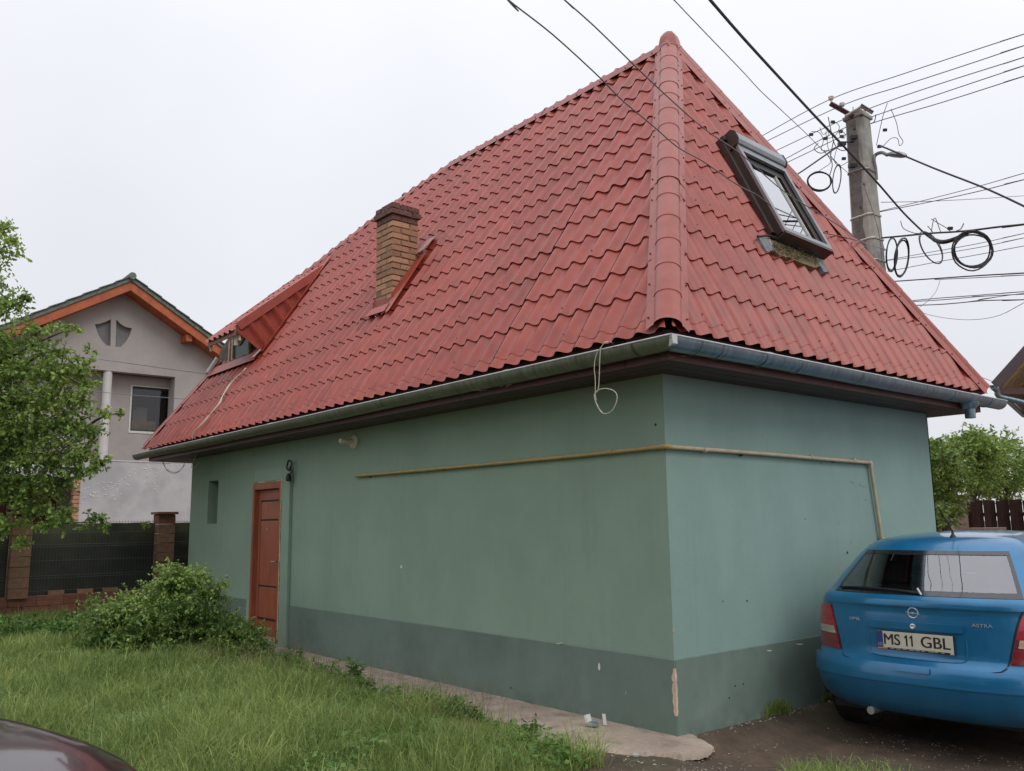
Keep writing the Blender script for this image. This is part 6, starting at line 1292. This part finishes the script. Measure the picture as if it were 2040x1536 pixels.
def lawn(X, Y, r):
    e = np.interp(X, ex, ey)+.10*nfield(X, Y, 2.2, 1)+.07*r.normal(size=len(X))
    d = (X-CAM[0])*_w[0]+(Y-CAM[1])*_w[1]; q = ((X-CAM[0])*_r[0]+(Y-CAM[1])*_r[1])/np.maximum(d, .1)
    fence_ = X > -11.65; vis = (d > 3.6) & (np.abs(q) < .80)
    return (Y < e) & vis & fence_ & (r.random(len(X)) < np.clip(8.5/d, .35, 1)*(1-.35*(nfield(X, Y, 1.1, 4) > .55)))
X, Y, r = scatter(460000, -11.8, 1.2, -7.5, -.1, 3, lawn)
n = len(X); dist = np.hypot(X-CAM[0], Y-CAM[1]); e = np.interp(X, ex, ey)
H = (.09+.13*r.random(n)**1.3)*(1+.45*nfield(X, Y, 1.3, 2))*np.clip(.55+(e-Y)*.9, .45, 1.15)*np.clip((dist-2.2)/4, .5, 1)
T = .44+.24*nfield(X, Y, .8, 5)+.20*nfield(X, Y, 4, 6)+r.normal(size=n)*.26+.5*(r.random(n) < .05)
H = H*(1+.6*(r.random(n) < .06))
blades(X, Y, gz(X, Y)-.01, np.clip(H, .03, .38), (.0035+.0035*r.random(n))*np.clip(dist/6.5, .8, 1.6), T, np.clip(r.normal(.5, .3, n), .05, 1.3), 'lawn_grass', 'grass', 'long uneven green grass between the concrete strip and the cars', 4)
print('grass blades', n)
def g2(X, Y, r): return ((X-1.30)/.50)**2+((Y-.02)/.42)**2 < .75+.3*nfield(X, Y, 3, 2)
X, Y, r = scatter(9000, .6, 2.2, -.7, .7, 9, g2); n = len(X)
blades(X, Y, gz(X, Y)-.01, .05+.15*r.random(n)**1.6, .004+.004*r.random(n), .5+.25*r.normal(size=n)*.7, np.clip(r.normal(.6, .35, n), .05, 1.5), 'grass_patch', 'grass', 'ragged tuft of long grass on the dirt behind the blue car', 5)
# leafy weeds along the edge of the lawn, leaning over the concrete
CL = []
for i in range(120):
    x = random.uniform(-7, .1); y = grass_edge(x)+random.gauss(-.10, .09); CL.append((x, y, float(gz(x, y))+random.uniform(.03, .10), random.uniform(.05, .10), 1.0))
P, D, Nn_, Sz, T, tw = foliage(CL, 110, .034, twig=.6, seed=88, tint0=.45, up=.8); o = leafmesh('edge_weeds', P, D, Nn_, Sz, T, 'weed'); tag(o, 'low leafy weeds where the lawn meets the concrete', kind='stuff')
# tussocks: denser, taller and paler clumps
r = np.random.default_rng(77); cx2 = r.uniform(-9.5, .2, 150); cy2 = r.uniform(-5.2, -.6, 150); k = cy2 < np.interp(cx2, ex, ey)+.02; cx2, cy2 = cx2[k], cy2[k]
X = np.repeat(cx2, 110)+r.normal(size=len(cx2)*110)*.07; Y = np.repeat(cy2, 110)+r.normal(size=len(cx2)*110)*.07; n = len(X); ct = np.repeat(r.uniform(.25, .95, len(cx2)), 110); ch = np.repeat(r.uniform(.12, .33, len(cx2)), 110)
blades(X, Y, gz(X, Y)-.01, ch*(.5+.6*r.random(n)), .0045+.004*r.random(n), ct+.15*r.normal(size=n), np.clip(r.normal(.7, .35, n), .1, 1.5), 'grass_tussocks', 'grass', 'taller arching grass clumps scattered over the lawn', 14)
# creeping broad leaves among the grass
def cl2(X, Y, r): return lawn(X, Y, r) & (nfield(X, Y, 1.6, 8)+.3*nfield(X, Y, 5, 2) > .05)
X, Y, r = scatter(70000, -9, .6, -6, -.4, 21, cl2); n = len(X); A = r.uniform(0, 2*PI, n)
leafmesh('ground_cover', np.stack([X, Y, gz(X, Y)+.03+.09*r.random(n)], 1), np.stack([np.cos(A), np.sin(A), .3+.3*r.random(n)], 1), np.array([[0, 0, 1.0]])+r.normal(size=(n, 3))*.3, .022+.035*r.random(n)**2, .45+.2*r.normal(size=n), 'weed', aspect=.75); tag(bpy.data.objects['ground_cover'], 'small broad leaves growing through the lawn', kind='stuff')
# seed heads above the lawn edge
def sh(X, Y, r): e_ = np.interp(X, ex, ey); return (Y < e_+.16) & (Y > e_-.55-.5*(X < -4)) & (nfield(X, Y, 1.4, 3) > -.35)
X, Y, r = scatter(2600, -7.2, -.4, -1.9, -.2, 31, sh); n = len(X); Z = gz(X, Y)
blades(X, Y, Z, .17+.13*r.random(n), np.full(n, .0028), .3+.3*r.random(n), np.clip(r.normal(.25, .15, n), .02, .6), 'grass_stalks', 'straw', 'thin seeding grass stalks along the concrete strip', 7, bend=.2)
P, D, Nn_, Sz, T = [], [], [], [], []
for i in range(n):
    if random.random() < .6:
        for k in range(9): P.append((X[i]+random.gauss(0, .012), Y[i]+random.gauss(0, .012), Z[i]+.15+.12*random.random())); D.append((random.gauss(0, .5), random.gauss(0, .5), 1)); Nn_.append(rng.normal(size=3)); Sz.append(.010); T.append(.3+.4*random.random())
leafmesh('seed_heads', P, D, Nn_, Sz, T, 'straw', aspect=.4); tag(bpy.data.objects['seed_heads'], 'brownish seed heads above the lawn edge', kind='stuff')
# tufts at the foot of the right wall
for k, (px, py, nn, hh, lb) in enumerate(((1527, 1424, 520, .16, 'small dry grass tuft against the right-hand wall'), (1634, 1394, 420, .17, 'grass tuft at the wall foot beside the car bumper'), (1560, 1420, 60, .07, 'tiny grass sprig between the two wall tufts'))):
    c = on(px, py, 2, -.02); r = np.random.default_rng(50+k); X = c[0]+.045*r.normal(size=nn)+.03; Y = c[1]+.075*r.normal(size=nn); X = np.maximum(X, .02)
    o = blades(X, Y, gz(X, Y)-.01, hh*(.4+.6*r.random(nn)), .003+.002*r.random(nn), .5+.2*r.normal(size=nn), np.clip(r.normal(.5, .3, nn), .05, 1.2), 'grass_tuft', 'grass', lb, 60+k); o['kind'] = 'thing'; tag(o, lb, 'grass tuft', 'tufts at the wall foot')

# ------------------------------------------------------------------ stones, litter
def stones(pts, name, label, mt='stone'):
    m = MB(); r = random.Random(len(pts))
    for (x, y, s) in pts:
        z = float(gz(x, y))+(.016 if y > grass_edge(x) and x < .3 and y < 0 and y > -.8 else 0); a = r.uniform(0, PI); q = [r.uniform(.6, 1.2) for _ in range(6)]
        c_, s_ = math.cos(a)*s, math.sin(a)*s
        vs = [(x+c_*q[0], y+s_*q[0], z), (x-s_*q[1], y+c_*q[1], z), (x-c_*q[2], y-s_*q[2], z), (x+s_*q[3], y-c_*q[3], z), (x+c_*.4, y+s_*.4, z+s*q[4]*.7), (x-c_*.4, y-s_*.4, z+s*q[5]*.6)]
        m.add(vs, [(0, 1, 4), (1, 2, 5), (1, 5, 4), (2, 3, 5), (3, 0, 4), (3, 4, 5)])
    return tag(m.build(name, M[mt], None), label, kind='stuff')
ps = []
for i in range(1900): x = random.uniform(-.2, 1.9); y = random.uniform(-1.6, 1.6); ps.append((x, y, random.choice((.003, .004, .006, .008)))) if (x > .3 or y < -.55) else None
for i in range(150): t = random.random(); ps.append((.03+abs(random.gauss(0, .05)), .05+t*2.6, random.choice((.004, .006, .010))))
for i in range(260): ps.append((random.gauss(.75, .22), random.gauss(-.55, .12), random.choice((.004, .006, .009))))
stones([p for p in ps if p], 'gravel', 'pale gravel crumbs scattered on the dark soil')
ps = [(random.uniform(-4.5, .25), -random.uniform(.0, .75), random.choice((.003, .004, .006, .010))) for i in range(420)]
stones([p for p in ps if p[1] > grass_edge(p[0])], 'grit', 'loose grit on the concrete strip', 'stone')
for k, (px, py, s) in enumerate(((1266, 1505, .022), (1136, 1489, .016), (1348, 1478, .014), (1304, 1521, .013))):
    c = on(px, py, 2, 0); o = MB().lathe((c[0], c[1], float(gz(c[0], c[1]))-.004), (0, 0, 1), [(0, s), (s*.5, s*1.05), (s*.8, s*.6)], 8).build('pebble', M['conc'], None, smooth=True); tag(o, ['largest flat pebble in front of the concrete edge', 'pebble on the lawn edge left of the concrete tongue', 'pebble at the house corner foot', 'small pebble on the soil nearest the viewer'][k], 'pebble', 'pebbles by the concrete')
c = on(1180, 1446, 2, .03); lp = thing('crumpled_packet', (c[0], c[1], .03), 'crumpled silver and white packet lying against the wall on the concrete', 'packet')
c = np.array(c); X_ = np.array([1., 0, 0]); Y_ = np.array([0, 1., 0])
MB().obox(c, (.98, .17, 0), (-.17, .98, 0), (0, 0, 1), (-.045, -.03, .002), (.045, .03, .022)).build('packet_body', M['strap'], lp, bevel=.003); MB().obox(c+np.array([-.035, 0, .02]), (.9, .1, .4), (-.17, .98, 0), (-.4, 0, .9), (-.008, -.028, 0), (.012, .028, .055)).build('packet_flap', M['white'], lp); MB().obox(c+np.array([.01, .01, .022]), (.98, .17, .1), (-.17, .98, 0), (0, 0, 1), (-.03, -.015, 0), (.02, .02, .012)).build('packet_foil', mat('blue_grey_print', (.22, .3, .36), .4, .2), lp)
c = np.array(on(1206, 1444, 2, .03)); o = MB().obox(c, (.5, .3, 0), (0, 1, .0), (-.15, 0, 1), (-.02, -.004, 0), (.012, .006, .075)).build('white_card', M['white'], None); tag(o, 'small white card standing on edge beside the silver packet', 'card')
c = np.array(on(108, 1303, 2, .12)); o = MB().obox(c, (.8, .6, 0), (-.6, .8, 0), (0, 0, 1), (-.09, -.03, 0), (.09, .03, .03)).build('white_rag', M['white'], None, bevel=.01); tag(o, 'whitish scrap lying in the grass left of the rose bush', 'scrap')
